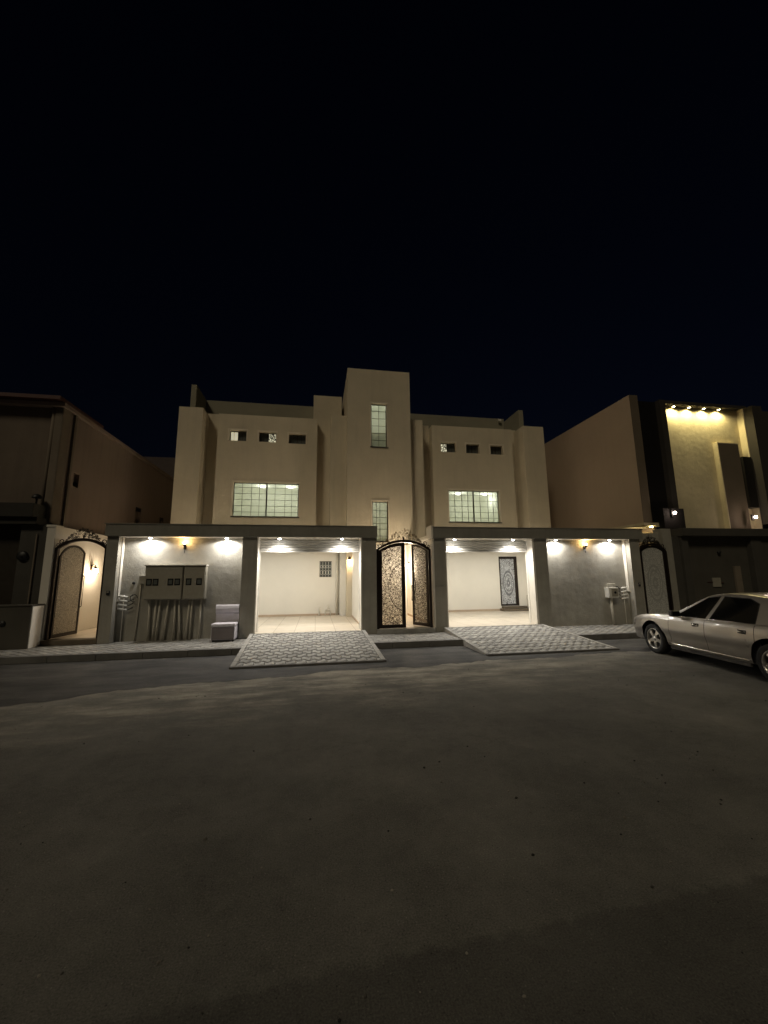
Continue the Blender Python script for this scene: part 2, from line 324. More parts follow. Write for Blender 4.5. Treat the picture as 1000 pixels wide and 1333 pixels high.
    fs = N(n, 'ShaderNodeVectorMath', operation='SCALE'); L.new(m2.outputs[2], fs.inputs[0]); L.new(k, fs.inputs['Scale']); L.new(fs.outputs[0], b.inputs['Base Color'])
    b.inputs['Roughness'].default_value = .9; b.inputs['Specular IOR Level'].default_value = .2
    h = mth(n, L, 'ADD', mth(n, L, 'MULTIPLY', fine.outputs['Fac'], .35), mth(n, L, 'ADD', mth(n, L, 'MULTIPLY', mid.outputs['Fac'], .5), mth(n, L, 'MULTIPLY', st.outputs['Fac'], 1.2)))
    bp = N(n, 'ShaderNodeBump', Strength=.8, Distance=.03); L.new(h, bp.inputs['Height']); L.new(bp.outputs[0], b.inputs['Normal'])
    return m
GROUND = ground_mat()
tag(MB().add([(-150, -80, 0), (150, -80, 0), (150, 150, 0), (-150, 150, 0)], [(0, 1, 2, 3)]).build('road', GROUND), kind='structure')

def asph_mat():
    m, nt, n, L, b = newmat('patched_dark_asphalt')
    tc = N(n, 'ShaderNodeTexCoord')
    mp = N(n, 'ShaderNodeMapping'); mp.inputs['Scale'].default_value = (.6, 1.5, 1); L.new(tc.outputs['Object'], mp.inputs['Vector'])
    a = N(n, 'ShaderNodeTexNoise', Scale=1.3, Detail=8, Roughness=.7); L.new(mp.outputs[0], a.inputs['Vector'])
    f = N(n, 'ShaderNodeTexNoise', Scale=80, Detail=4, Roughness=.7); L.new(tc.outputs['Object'], f.inputs['Vector'])
    r = N(n, 'ShaderNodeValToRGB'); e = r.color_ramp.elements; e[0].position = .38; e[0].color = (.022, .021, .020, 1); e[1].position = .74; e[1].color = (.115, .108, .098, 1); L.new(a.outputs['Fac'], r.inputs['Fac'])
    k = mth(n, L, 'MULTIPLY_ADD', f.outputs['Fac'], 1.2, .4); s = N(n, 'ShaderNodeVectorMath', operation='SCALE'); L.new(r.outputs[0], s.inputs[0]); L.new(k, s.inputs['Scale']); L.new(s.outputs[0], b.inputs['Base Color'])
    bp = N(n, 'ShaderNodeBump', Strength=.7, Distance=.02); L.new(mth(n, L, 'ADD', f.outputs['Fac'], mth(n, L, 'MULTIPLY', a.outputs['Fac'], 2)), bp.inputs['Height']); L.new(bp.outputs[0], b.inputs['Normal'])
    b.inputs['Roughness'].default_value = .8; return m
# darker strip of newer asphalt along the kerb, its outer edge broken
pts = []
x = -30.0
while x < 30:
    if x < -3.6: y0 = 7.65+(x+3.6)*.62
    elif x < .3: y0 = 7.65+(x+3.6)*.16
    else: y0 = 8.28+(x-.3)*.075
    y0 = max(y0, 3.2)
    pts.append((x, y0+random.uniform(-.05, .05)+.06*math.sin(x*2.1)+.04*math.sin(x*5.3), .004)); x += .11
mb = MB(); vs = []; fs = []
for i, p in enumerate(pts): vs += [p, (p[0], 10.7, .004)]
for i in range(len(pts)-1): fs.append((2*i, 2*i+2, 2*i+3, 2*i+1))
tag(mb.add(vs, fs).build('asphalt_strip', asph_mat()), kind='structure')

# pavement with kerb
tag(MB().box(-30, 34, 10.72, 12.46, -.05, .15).build('pavement', PAVE2), kind='structure')
mb = MB()
x = -30
while x < 34:
    mb.box(x, x+.994, 10.57, 10.72, -.05, .153+random.uniform(-.002, .002), .010); x += 1.0
tag(mb.build('kerb', KERBD), kind='structure')

# small stones strewn over the road
mb = MB()
for i in range(330):
    Y = random.choice([random.uniform(1.5, 4), random.uniform(3, 9), random.uniform(6.5, 9.2)]); X = random.uniform(-.9, 1.1)*(Y+1)
    if Y > 10: continue
    r = random.uniform(.003, .010)*(1.35 if random.random() < .1 else 1)
    bm = bmesh.new(); bmesh.ops.create_icosphere(bm, subdivisions=1, radius=r)
    for v in bm.verts: v.co = Vector((X, Y, r*.4))+Vector((v.co.x*random.uniform(.8, 1.4), v.co.y*random.uniform(.7, 1.2), v.co.z*.7))
    bm.verts.ensure_lookup_table(); mb.add([v.co.copy() for v in bm.verts], [[v.index for v in f.verts] for f in bm.faces]); bm.free()
STONE, _nt, _n, _L, _b = newmat('mixed_grit'); _g = N(_n, 'ShaderNodeNewGeometry'); _r = N(_n, 'ShaderNodeValToRGB'); _r.color_ramp.elements[0].color = (.02, .018, .016, 1); _r.color_ramp.elements[1].color = (.36, .33, .28, 1); _r.color_ramp.elements[0].position = .3
_L.new(_g.outputs['Random Per Island'], _r.inputs['Fac']); _L.new(_r.outputs[0], _b.inputs['Base Color']); _b.inputs['Roughness'].default_value = .9
tag(mb.build('gravel', STONE), 'small dark stones strewn over the dusty road', 'gravel', kind='stuff')

# ------------------------------------------------------------------ driveway ramps
def ramp(x0t, x1t, x0b, x1b, yb, label):
    yt, zt, zb = 12.2, .282, .032
    t = thing('driveway_ramp', ((x0t+x1t)/2, (yt+yb)/2, 0), label, 'driveway ramp', 'paved ramps up to the garages')
    mb = MB().add([(x0b, yb, zb), (x1b, yb, zb), (x1t, yt, zt), (x0t, yt, zt), (x0b, yb, -.02), (x1b, yb, -.02), (x1t, yt, -.02), (x0t, yt, -.02)],
                  [(0, 1, 2, 3), (0, 4, 5, 1), (1, 5, 6, 2), (0, 3, 7, 4), (3, 2, 6, 7)])
    mb.build('paving', PAVE, t)
    for s, (a, b_) in enumerate((((x0b, yb), (x0t, yt)), ((x1b, yb), (x1t, yt)))):
        o = -.06 if s == 0 else .06
        n = 9; m2 = MB()
        for i in range(n):
            u0, u1 = i/n+.004, (i+1)/n-.002
            P = lambda u, dx, dz: (a[0]+(b_[0]-a[0])*u+dx, a[1]+(b_[1]-a[1])*u, zb+(zt-zb)*u+dz)
            m2.add([P(u0, -.05+o, .012), P(u0, .05+o, .012), P(u1, .05+o, .012), P(u1, -.05+o, .012), P(u0, -.06+o, -.3), P(u0, .06+o, -.3), P(u1, .06+o, -.3), P(u1, -.06+o, -.3)],
                   [(0, 1, 2, 3), (0, 4, 5, 1), (2, 6, 7, 3), (1, 5, 6, 2), (3, 7, 4, 0)])
        m2.build('edge_kerb', CONCL, t)
    MB().box(x0b-.115, x1b+.115, yb-.09, yb-.002, -.02, zb+.012, .008).build('edge_kerb', KERBD, t)
ramp(-1.72, 1.36, -1.62, 1.44, 9.05, 'patterned paving ramp in front of the garage left of the arched gate')
ramp(4.02, 7.12, 4.06, 7.30, 9.15, 'wide patterned paving ramp in front of the garage beside the parked car')

# ------------------------------------------------------------------ villa
V = thing('villa', (2.5, 17.5, 0), 'large cream two-storey villa with a central stair tower and lit windows', 'house')
ZT = 8.93
# ground floor wall seen through the garages
MB().wall(-5.75, 1.0, 0, 3.5, 17.2, 17.42, [(.14, .66, 1.86, 2.53)]).build('ground_floor_wall', WHITE, V)
MB().wall(4.03, 10.8, 0, 3.5, 17.2, 17.42, [(8.28, 9.19, .48, 2.71)]).build('ground_floor_wall', WHITE, V)
MB().box(1.0, 1.23, 16.8, 17.3, 0, 3.45).build('ground_floor_wall', WHITE, V)
# upper bays
sm_l = [(-3.80, -3.08, 7.72, 8.20), (-2.56, -1.82, 7.72, 8.18), (-1.29, -.55, 7.70, 8.16)]
sm_r = [(5.70, 6.45, 7.62, 8.10), (6.95, 7.62, 7.61, 8.07), (8.18, 8.82, 7.60, 8.05)]
W1 = (-3.52, -.80, 4.42, 5.90); W2 = (6.0, 8.50, 4.30, 5.80)
for (x0, x1, hs) in ((-4.27, -.05, sm_l+[W1]), (5.28, 9.34, sm_r+[W2])):
    MB().wall(x0, x1, 3.5, ZT-.02, 17.2, 17.42, hs).box(x0, x0+.12, 17.42, 17.72, 3.5, ZT-.02).box(x1-.12, x1, 17.42, 17.72, 3.5, ZT-.02).build('facade_bay', CREAM, V)
# slab under the bays, recessed strips, piers
for (x0, x1) in ((-4.86, -4.272), (-.048, .56), (4.70, 5.278), (9.342, 9.82)):
    MB().box(x0, x1, 17.7, 17.95, 3.5, 9.08).build('recessed_wall', CREAM, V)
for (x0, x1) in ((-5.75, -4.80), (.54, 1.25), (4.02, 4.73), (9.72, 10.8)):
    MB().box(x0, x1, 16.8, 17.699, 3.5, 8.97, .012).build('facade_pier', CREAM, V)
MB().box(-5.75, 10.8, 17.202, 20, 3.38, 3.498).build('floor_slab', CREAM, V)
MB().box(-5.75, -5.5, 17.7, 27, 0, 8.9).box(10.55, 10.8, 17.7, 27, 0, 8.9).box(-5.49, 10.54, 26.7, 27, 0, 8.9).build('side_wall', CREAM, V)
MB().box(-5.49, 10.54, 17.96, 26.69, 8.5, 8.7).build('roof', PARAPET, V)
# stair tower
TW = [(2.27, 2.97, 7.42, 9.42), (2.30, 2.98, 3.30, 5.02)]
MB().wall(1.23, 4.03, 0, 11.0, 16.3, 16.52, TW).box(1.23, 1.43, 16.52, 20, 0, 11.0).box(3.83, 4.03, 16.52, 20, 0, 11.0).box(1.44, 3.82, 19.8, 20, 0, 11).box(1.44, 3.82, 16.53, 19.79, 10.4, 10.6).build('stair_tower', CREAM, V)
MB().box(1.59, 3.73, 16.27, 16.298, .281, 3.15).build('bright_backing', WHITE, V)  # white panel added to brighten the view through the gate leaves
# roof parapets
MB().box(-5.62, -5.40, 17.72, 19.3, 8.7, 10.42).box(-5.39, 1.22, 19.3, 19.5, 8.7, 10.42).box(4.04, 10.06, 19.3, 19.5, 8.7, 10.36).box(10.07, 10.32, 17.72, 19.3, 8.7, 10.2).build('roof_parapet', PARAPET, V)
MB().box(-.25, 1.1, 18.3, 19.28, 8.7, 10.56).build('rooftop_room', CREAM, V)

GLOW = plaster('room_wall', (.74, .74, .64), var=.03)
GL_LIT = glass_mat('lit_frosted_glass', (.84, .88, .76), .35)
GL_DIM = simple('dark_window_glass', (.12, .13, .12), .25)
def room(x0, x1, z0, z1, y0, y1, power, lights, par):
    mb = MB()
    mb.add([(x0, y1, z0), (x1, y1, z0), (x1, y1, z1), (x0, y1, z1), (x0, y0, z0), (x1, y0, z0), (x1, y0, z1), (x0, y0, z1)],
           [(0, 1, 2, 3), (0, 4, 5, 1), (2, 6, 7, 3), (1, 5, 6, 2), (3, 7, 4, 0)])
    mb.build('room_interior', GLOW, par)
    for (lx, ly, lz) in lights:
        lm = MB().lathe([(.001, lz-.05), (.09, lz-.045), (.11, lz-.01), (.11, lz)], (lx, ly, 0), n=16).build('room_lamp', L_ROOM, par)
        lamp('room_light', 'POINT', (lx, ly, lz-.25), power, (.96, 1.0, .90), par, shadow_soft_size=.12)
room(-3.9, -.3, 3.52, 6.12, 17.43, 20.2, 22, [(-2.55, 18.9, 6.10), (-1.25, 18.9, 6.10)], V)
room(5.6, 8.9, 3.52, 6.02, 17.43, 20.2, 21, [(7.1, 18.9, 6.0), (8.55, 18.9, 6.0)], V)
room(1.5, 3.7, 3.0, 5.6, 16.53, 19.2, 16, [(2.45, 17.5, 5.55)], V)
room(1.5, 3.7, 6.6, 10.2, 16.53, 19.2, 26, [(2.5, 17.6, 10.15)], V)

def window(hole, yf, vbars, hbars, thick, label, pane=None, par=V, sill=True, depth=.13):
    x0, x1, z0, z1 = hole
    fr = MB(); y0, y1 = yf+depth, yf+depth+.05; t = .035
    fr.box(x0+.001, x1-.001, y0, y1, z0+.001, z0+t).box(x0+.001, x1-.001, y0, y1, z1-t, z1-.001).box(x0+.001, x0+t, y0, y1, z0+t+.001, z1-t-.001).box(x1-t, x1-.001, y0, y1, z0+t+.001, z1-t-.001)
    for u in thick: xx = x0+(x1-x0)*u; fr.box(xx-.028, xx+.028, y0-.006, y1+.004, z0+t+.001, z1-t-.001)
    f = fr.build('window', ALU, par)
    if label: tag(f, label)
    mb = MB()
    for u in vbars: xx = x0+(x1-x0)*u; mb.box(xx-.009, xx+.009, y0-.004, y0+.012, z0+t, z1-t)
    for u in hbars: zz = z0+(z1-z0)*u; mb.box(x0+t, x1-t, y0-.001, y0+.015, zz-.008, zz+.008)
    if vbars or hbars: mb.build('muntin', ALU, f)
    MB().box(x0+t, x1-t, y0+.02, y0+.03, z0+t, z1-t).build('pane', pane or GL_LIT, f)
    if sill or depth > .15: MB().box(x0-.06, x1+.06, yf-.022, yf-.001, z1+.001, z1+.065).box(x0-.06, x0-.001, yf-.022, yf-.001, z0, z1).box(x1+.001, x1+.04, yf-.022, yf-.001, z0, z1).build('surround', CREAML, f)
    if sill: MB().box(x0-.05, x1+.05, yf-.035, yf+depth-.002, z0-.045, z0-.002).build('sill', ALU, f)
    return f
hb = [.14, .32, .5, .68, .86]
window(W1, 17.2, [.13, .27, .39, .63, .785, .89], hb, [.5], 'wide lit upper-floor window over the left garage')
window(W2, 17.2, [.13, .27, .39, .63, .785, .89], hb, [.5], 'wide lit upper-floor window over the right garage')
window(TW[0], 16.3, [.5], [.17, .33, .5, .67, .84], [], 'tall narrow lit window high on the stair tower')
window(TW[1], 16.3, [.5, .28], [.14, .31, .45, .6, .77], [], 'tall narrow lit window low on the stair tower')
SPECK = filigree('speckled_lit_pane', (.02, .018, .015), (.8, .74, .55), scale=14, thr=.12)
SPE, SPN = SPECK.node_tree.nodes, SPECK.node_tree.links
LITP = emit('small_lit_pane', (.85, .80, .58), .55)
def small_window(hole, lit, mode):
    f = window(hole, 17.2, [], [], [.5], None, GL_DIM, depth=.17, sill=False)
    x0, x1, z0, z1 = hole; xm = (x0+x1)/2
    a, b = (x0+.045, xm-.035) if lit == 'l' else (xm+.035, x1-.045)
    if mode: MB().box(a, b, 17.374, 17.384, z0+.045, z1-.045).build('lit_pane', mode, f)
    for k in range(1, 4):                                 # security bars
        MB().box(x0+(x1-x0)*k/4-.006, x0+(x1-x0)*k/4+.006, 17.33, 17.34, z0+.01, z1-.01).build('security_bar', IRON, f)
def lit_filigree():
    m, nt, n, L, b = newmat('lit_curtain_lace')
    tc = N(n, 'ShaderNodeTexCoord'); v = N(n, 'ShaderNodeTexVoronoi', feature='DISTANCE_TO_EDGE', Scale=11); L.new(tc.outputs['Object'], v.inputs['Vector'])
    r = N(n, 'ShaderNodeMapRange'); r.inputs['From Min'].default_value = .08; r.inputs['From Max'].default_value = .2; r.inputs['To Max'].default_value = .9; L.new(v.outputs['Distance'], r.inputs['Value'])
    b.inputs['Base Color'].default_value = (.05, .045, .04, 1); b.inputs['Emission Color'].default_value = (.85, .80, .55, 1); L.new(r.outputs[0], b.inputs['Emission Strength']); return m
LACE = lit_filigree()
for h, l, md in ((sm_l[0], 'l', LITP), (sm_l[1], 'r', LACE), (sm_l[2], 'l', None), (sm_r[0], 'l', LACE), (sm_r[1], 'r', None), (sm_r[2], 'l', None)): small_window(h, l, md)
# garage window with its iron grille, and garage door
gw = window((.14, .66, 1.86, 2.53), 17.2, [], [], [], 'small barred ground-floor window at the back of the left garage', GL_DIM, sill=False)
mb = MB()
for k in range(5): mb.tube([(.16+.12*k, 17.22, 1.88), (.16+.12*k, 17.22, 2.5)], .007, 5)
for k in range(4):
    c = (.22+.12*k, 2.05); mb.tube([(c[0]+.05*math.cos(q*.7), 17.215, c[1]+.09*math.sin(q*.7)) for q in range(10)], .006, 4)
    mb.tube([(c[0]+.045*math.cos(q*.7), 17.215, 2.3+.06*math.sin(q*.7)) for q in range(10)], .006, 4)
mb.build('grille', SHUT, gw)
FG_DOOR = filigree('door_filigree_glass', (.22, .23, .25), (.95, .97, 1.0), scale=12, thr=.05, oval=(8.735-2.5, 1.50, .24, .52), rings=((1.0, .09), (.70, .05), (.22, .12)))
dr = MB().box(8.281, 8.36, 17.24, 17.32, .481, 2.709).box(9.05, 9.189, 17.24, 17.32, .481, 2.709).box(8.361, 9.049, 17.24, 17.32, 2.60, 2.709).box(8.361, 9.049, 17.24, 17.32, .481, .56).build('door', IRON, V)
tag(dr, 'dark framed patterned glass door at the back of the right garage')
MB().box(8.36, 9.05, 17.27, 17.29, .56, 2.60).build('glass_panel', FG_DOOR, dr)
MB().tube([(8.42, 17.2, 1.35), (8.42, 17.2, 1.75)], .014, 6).build('handle', STEEL, dr)
MB().box(8.2, 9.75, 16.75, 17.198, .281, .38, .01).box(8.3, 9.45, 17.0, 17.196, .382, .47, .01).build('door_step', RBROWN, V)
MB().tube([(9.55, 17.14, .3), (9.55, 17.14, .95)], .02, 8).build('water_pipe', PVC, V)
MB().tube([(.88, 17.13, .3), (.88, 17.13, 3.35)], .055, 10).build('drain_pipe', PVC, V)
MB().tube([(.62, 17.15, .3), (.62, 17.15, .5), (.4, 17.15, .5), (.4, 17.15, .3)], .022, 8).tube([(.5, 17.15, .5), (.5, 17.15, .7)], .02, 8).build('water_pipe', WHITE, V)
MB().tube([(.15, 17.15, .3), (.15, 17.15, .62)], .028, 8).build('water_pipe', WHITE, V)
MB().box(-5.55, .98, 17.17, 17.198, .282, .36).build('skirting', RIGHTC, V)
MB().box(4.1, 8.2, 17.17, 17.198, .282, .36).build('skirting', RIGHTC, V)

t = thing('roof_floodlight', (9.75, 19.2, 10.2), 'tiny pale unlit floodlight on the roof parapet at the right corner', 'floodlight')
MB().box(9.66, 9.84, 19.13, 19.18, 10.16, 10.28, .01).build('head', WHITE, t)
MB().tube([(9.75, 19.18, 10.2), (9.75, 19.299, 10.12)], .015, 6).build('bracket', STEEL, t)
# ------------------------------------------------------------------ yard floor and inner walls
tag(MB().box(-7.2, 11.9, 12.46, 17.19, -.02, .28).box(-7.2, -5.76, 17.2, 30, -.02, .28).build('yard_floor', FLOOR), kind='structure')
tag(MB().box(-1.70, 1.36, 12.15, 12.462, .154, .283).box(4.08, 7.10, 12.15, 12.462, .154, .283).build('garage_threshold', FLOOR), kind='structure')
def inner_wall(x0, x1, y0, y1, z1, label):
    t = thing('partition_wall', ((x0+x1)/2, (y0+y1)/2, .28), label, 'wall')
    MB().box(x0, x1, y0, y1, .281, z1).build('wall_panel', WHITE, t)
    MB().box(x0-.02, x1+.02, y0, y1, z1+.001, z1+.04).build('coping', WHITE, t); 
    MB().box(x0-.012, x0-.001, y0, y1, .283, .36).box(x1+.001, x1+.012, y0, y1, .283, .36).build('skirting', RIGHTC, t)
inner_wall(1.44, 1.58, 12.55, 16.28, 3.0, 'white wall dividing the left garage from the gate walkway')
inner_wall(3.74, 3.90, 12.55, 16.28, 3.1, 'white wall on the right of the gate walkway carrying a lantern')
inner_wall(-5.74, -5.60, 12.70, 17.0, 3.0, 'white wall closing the outer side of the left garage')
inner_wall(10.2, 10.34, 12.70, 17.0, 3.0, 'white wall closing the outer side of the right garage')
t = thing('side_boundary_wall', (-7.35, 20, 0), 'tall pale side wall running back behind the open left gate', 'wall')
MB().box(-7.42, -7.22, 12.5, 27, 0, 3.36).build('wall_panel', WHITE, t)
MB().box(-7.30, -7.10, 12.2, 12.499, .151, 3.30).box(-7.32, -7.08, 12.18, 12.51, 3.301, 3.36).build('end_pier', WHITE, t)
def added_garage_roof(x0, x1, label):  # unseen slab added to keep garage light off the facade, open at the back
    t = thing('added_garage_roof', ((x0+x1)/2, 14.0, 3.1), label, 'roof')
    MB().box(x0, x1, 12.76, 15.1, 3.13, 3.30).build('slab', WHITE, t)
    MB().box(x0+.02, x1-.02, 14.9, 15.08, 3.0, 3.128).build('edge_beam', WHITE, t)
added_garage_roof(-5.58, 1.42, 'unseen roof slab added over the left garage to screen its light')
added_garage_roof(3.92, 10.18, 'unseen roof slab added over the right garage to screen its light')
def garage_light(x, label, p):
    t = thing('ceiling_light', (x, 14.3, 3.12), label, 'ceiling light', 'round lights under the garage roofs')
    MB().lathe([(.001, 3.06), (.12, 3.062), (.15, 3.09), (.15, 3.128)], (x, 14.3, 0), n=20).build('diffuser', L_WHITE, t)
    lamp('garage_light', 'AREA', (x, 14.3, 3.02), p, (1.0, 1.0, .93), t, shape='DISK', size=.4, target=(x, 14.95, 0))
for x, l in ((-3.7, 'outer ceiling light under the left garage roof'), (-.6, 'ceiling light under the left garage roof nearest the walkway'),
             (5.4, 'ceiling light under the right garage roof nearest the gate'), (8.3, 'ceiling light under the right garage roof before the patterned door')):
    garage_light(x, l, 43)

# ------------------------------------------------------------------ front boundary walls
def front_wall(xa, xb, piers, panel, jambs, label):
    t = thing('boundary_wall', ((xa+xb)/2, 12.3, .15), label, 'boundary wall', 'grey street walls with flat canopies')
    for (x0, x1) in piers: MB().box(x0, x1, 12.15, 12.5, .151, 3.049, .006).build('pier', GREY, t)
    MB().box(panel[0]+.001, panel[1]-.001, 12.45, 12.64, .151, 3.049).build('wall_panel', GREY, t)
    MB().box(xa, xb, 12.06, 12.74, 3.05, 3.38, .008).build('canopy', BEAM, t)
    MB().box(xa-.02, xb+.02, 12.04, 12.76, 3.381, 3.405).build('coping', BEAM, t)
    ps = sorted(piers)
    for (a, b) in zip(ps, ps[1:]): MB().box(a[1]+.001, b[0]-.001, 12.075, 12.448, 3.036, 3.0485).build('soffit', WHITE, t)
    for (x0, x1) in jambs: MB().box(x0, x1, 12.33 if abs(x0) > 5 and not 7 < x0 < 7.2 else 12.152, 12.445 if abs(x0) > 5 and not 7 < x0 < 7.2 else 12.52, 1.25 if abs(x0) > 5 and not 7 < x0 < 7.2 else .285, 3.034).build('jamb', WHITE, t)  # end-pier strips are white to stand for lit reveals; the rest are linings
    return t
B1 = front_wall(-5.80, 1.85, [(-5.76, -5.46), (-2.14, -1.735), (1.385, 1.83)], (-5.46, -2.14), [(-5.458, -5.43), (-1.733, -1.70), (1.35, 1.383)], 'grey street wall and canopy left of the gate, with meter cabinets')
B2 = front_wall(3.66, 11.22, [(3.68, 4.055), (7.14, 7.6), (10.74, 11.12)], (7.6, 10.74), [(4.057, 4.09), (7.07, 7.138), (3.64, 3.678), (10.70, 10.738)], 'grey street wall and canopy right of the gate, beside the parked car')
MB().box(3.60, 3.655, 12.10, 12.7, 3.05, 3.46).build('end_cap', WHITE, B2)
mb = MB()
for k in range(9): mb.box(3.74+k*.03, 3.758+k*.03, 12.135, 12.149, 1.54+.01*(k % 2), 1.562+.01*(k % 2))
mb.build('metal_stud_row', STEEL, B2)

def shutter(x0, x1, label):
    t = thing('roller_shutter', ((x0+x1)/2, 12.6, 2.67), label, 'roller shutter', 'rolled-up garage shutters')
    mb = MB()
    for k in range(4):
        z = 2.67+k*.085; mb.prism([(x0, 12.565, z), (x0, 12.535, z+.02), (x0, 12.53, z+.045), (x0, 12.545, z+.07), (x0, 12.565, z+.085), (x0, 12.58, z+.085), (x0, 12.58, z)], (x1-x0, 0, 0))
    mb.build('curtain', SHUT, t)
    MB().box(x0, x1, 12.525, 12.585, 2.625, 2.668, .008).build('bottom_rail', SHUT, t)
    MB().lathe([(.001, x0), (.055, x0), (.055, x1), (.001, x1)], (0, 12.66, 2.98), 'x', 16).build('roller', SHUT, t)
    for a in (x0-.02, x1): MB().box(a, a+.02, 12.522, 12.60, .285, 3.0).build('guide_rail', SHUT, t)
shutter(-1.68, 1.33, 'raised pale roller shutter over the garage left of the arched gate')
shutter(4.11, 7.05, 'raised pale roller shutter over the garage right of the arched gate')

def downlight(x, label, p, spot=85):
    t = thing('downlight', (x, 12.29, 3.05), label, 'downlight', 'white downlights under the street canopies')
    MB().lathe([(.045, 3.035), (.06, 3.034), (.065, 3.02), (.05, 3.012), (.047, 3.03)], (x, 12.27, 0), n=18).build('trim_ring', STEEL, t)
    MB().lathe([(.001, 2.995), (.03, 3.0), (.05, 3.015), (.052, 3.03)], (x, 12.27, 0), n=18).build('lens', L_WHITE, t)
    lamp('downlight_beam', 'SPOT', (x, 12.27, 2.975), p, (1.0, .955, .895), t, spot_size=R(174) if p < 100 else R(150), spot_blend=.3 if p < 100 else .9, shadow_soft_size=.05, target=(x, 12.27 if p < 100 else 11.95, 0))
names = ['above the meter cabinets on the left wall', 'above the upholstered chair on the left wall', 'over the outer end of the left garage opening', 'over the left garage opening nearest the gate',
         'over the right garage opening nearest the gate', 'over the right garage opening above its far jamb', 'on the right wall nearest the right garage', 'on the right wall above the water meters']
for x, nm in zip((-4.70, -2.62, -1.10, .77, 4.42, 6.46, 8.02, 10.08), names):
    downlight(x, 'white canopy downlight '+nm, 84 if x in (-4.70, -2.62, 8.02, 10.08) else 135)

def sconce(x, label):
    t = thing('wall_lantern', (x, 12.44, 2.7), label, 'wall lamp', 'amber wall lamps on the street walls')
    MB().box(x-.035, x+.035, 12.405, 12.449, 2.70, 2.82, .008).build('back_plate', IRON, t)
    MB().tube([(x, 12.41, 2.75), (x, 12.35, 2.74), (x, 12.33, 2.80)], .012, 6).tube([(x, 12.40, 2.72), (x, 12.40, 2.60)], .008, 6).build('arm', IRON, t)
    MB().lathe([(.012, 2.79), (.05, 2.81), (.055, 2.85), (.05, 2.85), (.04, 2.82)], (x, 12.33, 0), n=16).build('cup', IRON, t)
    MB().lathe([(.001, 2.815), (.025, 2.82), (.035, 2.86), (.022, 2.90), (.001, 2.91)], (x, 12.33, 0), n=14).build('bulb', L_WARM, t)
    lamp('amber_glow', 'POINT', (x, 12.33, 2.93), 9, (1.0, .62, .22), t, shadow_soft_size=.03)
sconce(-3.80, 'small amber wall lamp above the meter cabinets')
sconce(9.20, 'small amber wall lamp on the plain grey wall beside the car')

# ------------------------------------------------------------------ meter cabinets
M1 = thing('meter_cabinet', (-4.28, 12.3, 1.27), 'wide beige meter cabinet with four dark viewing windows', 'meter cabinet', 'electric meter cabinets')
M2 = thing('meter_cabinet', (-3.46, 12.3, 1.27), 'narrow beige meter cabinet with two dark viewing windows', 'meter cabinet', 'electric meter cabinets')
def cabinet(t, x0, x1, wins):
    MB().box(x0, x1, 12.22, 12.448, 1.27, 2.22, .01).build('case', CAB, t)
    MB().box(x0+.02, x1-.02, 12.195, 12.2195, 1.30, 2.17, .006).build('door', CAB, t)
    MB().box(x0-.015, x1+.015, 12.18, 12.449, 2.221, 2.245).build('rain_lip', SHUT, t)
    for wx in wins:
        f = MB().box(wx-.075, wx+.075, 12.186, 12.1945, 1.67, 1.86, .004).build('viewing_window', CABD, t)
        MB().box(wx-.05, wx+.05, 12.1815, 12.1855, 1.70, 1.83).build('pane', GL_DIM, f)
    MB().lathe([(.001, 12.17), (.015, 12.172), (.015, 12.194)], ((x0+x1)/2+.03, 0, 1.76), 'y', 10).build('lock', STEEL, t)
cabinet(M1, -4.74, -3.735, (-4.61, -4.44, -4.05, -3.87))
cabinet(M2, -3.715, -3.13, (-3.57, -3.29))
cond = [(-4.62, -4.60), (-4.45, -4.47), (-4.34, -4.40), (-4.12, -4.22), (-3.95, -3.93), (-3.85, -3.76)]
cond2 = [(-3.56, -3.61), (-3.49, -3.51), (-3.26, -3.25)]
for t, cs in ((M1, cond), (M2, cond2)):
    for (a, b) in cs: MB().tube([(a, 12.385, 1.269), (b, 12.385, .155)], .026, 10).build('conduit', PVC, t)
t = thing('junction_box', (-4.98, 12.36, 1.75), 'small grey junction box on a pipe left of the meter cabinets', 'junction box')
MB().box(-4.93, -4.77, 12.33, 12.448, 1.72, 1.93, .008).build('case', CAB, t)
MB().box(-4.94, -4.76, 12.32, 12.449, 1.935, 1.95).build('lid', SHUT, t)
MB().tube([(-4.91, 12.425, 1.72), (-4.91, 12.425, 1.2), (-4.95, 12.425, .155)], .016, 8).build('conduit', PVC, t)
t = thing('doorbell', (-5.10, 12.44, 1.75), 'small round doorbell on the wall left of the junction box', 'doorbell')
MB().lathe([(.001, 12.42), (.035, 12.422), (.04, 12.449)], (-5.10, 0, 1.75), 'y', 16).build('button', BLACK, t)
t = thing('wall_switch', (-5.6, 12.14, 1.49), 'small dark intercom on the pier right of the open left gate', 'intercom')
MB().box(-5.64, -5.56, 12.115, 12.149, 1.43, 1.55, .008).build('case', BLACK, t)
MB().box(-5.625, -5.575, 12.108, 12.1145, 1.50, 1.53).build('button', CAB, t)
t = thing('wall_switch', (10.95, 12.14, 1.5), 'small dark intercom on the pier left of the closed right gate', 'intercom')
MB().box(10.91, 10.98, 12.115, 12.149, 1.44, 1.55, .008).build('case', BLACK, t)
MB().box(10.925, 10.965, 12.108, 12.1145, 1.50, 1.53).build('button', CAB, t)

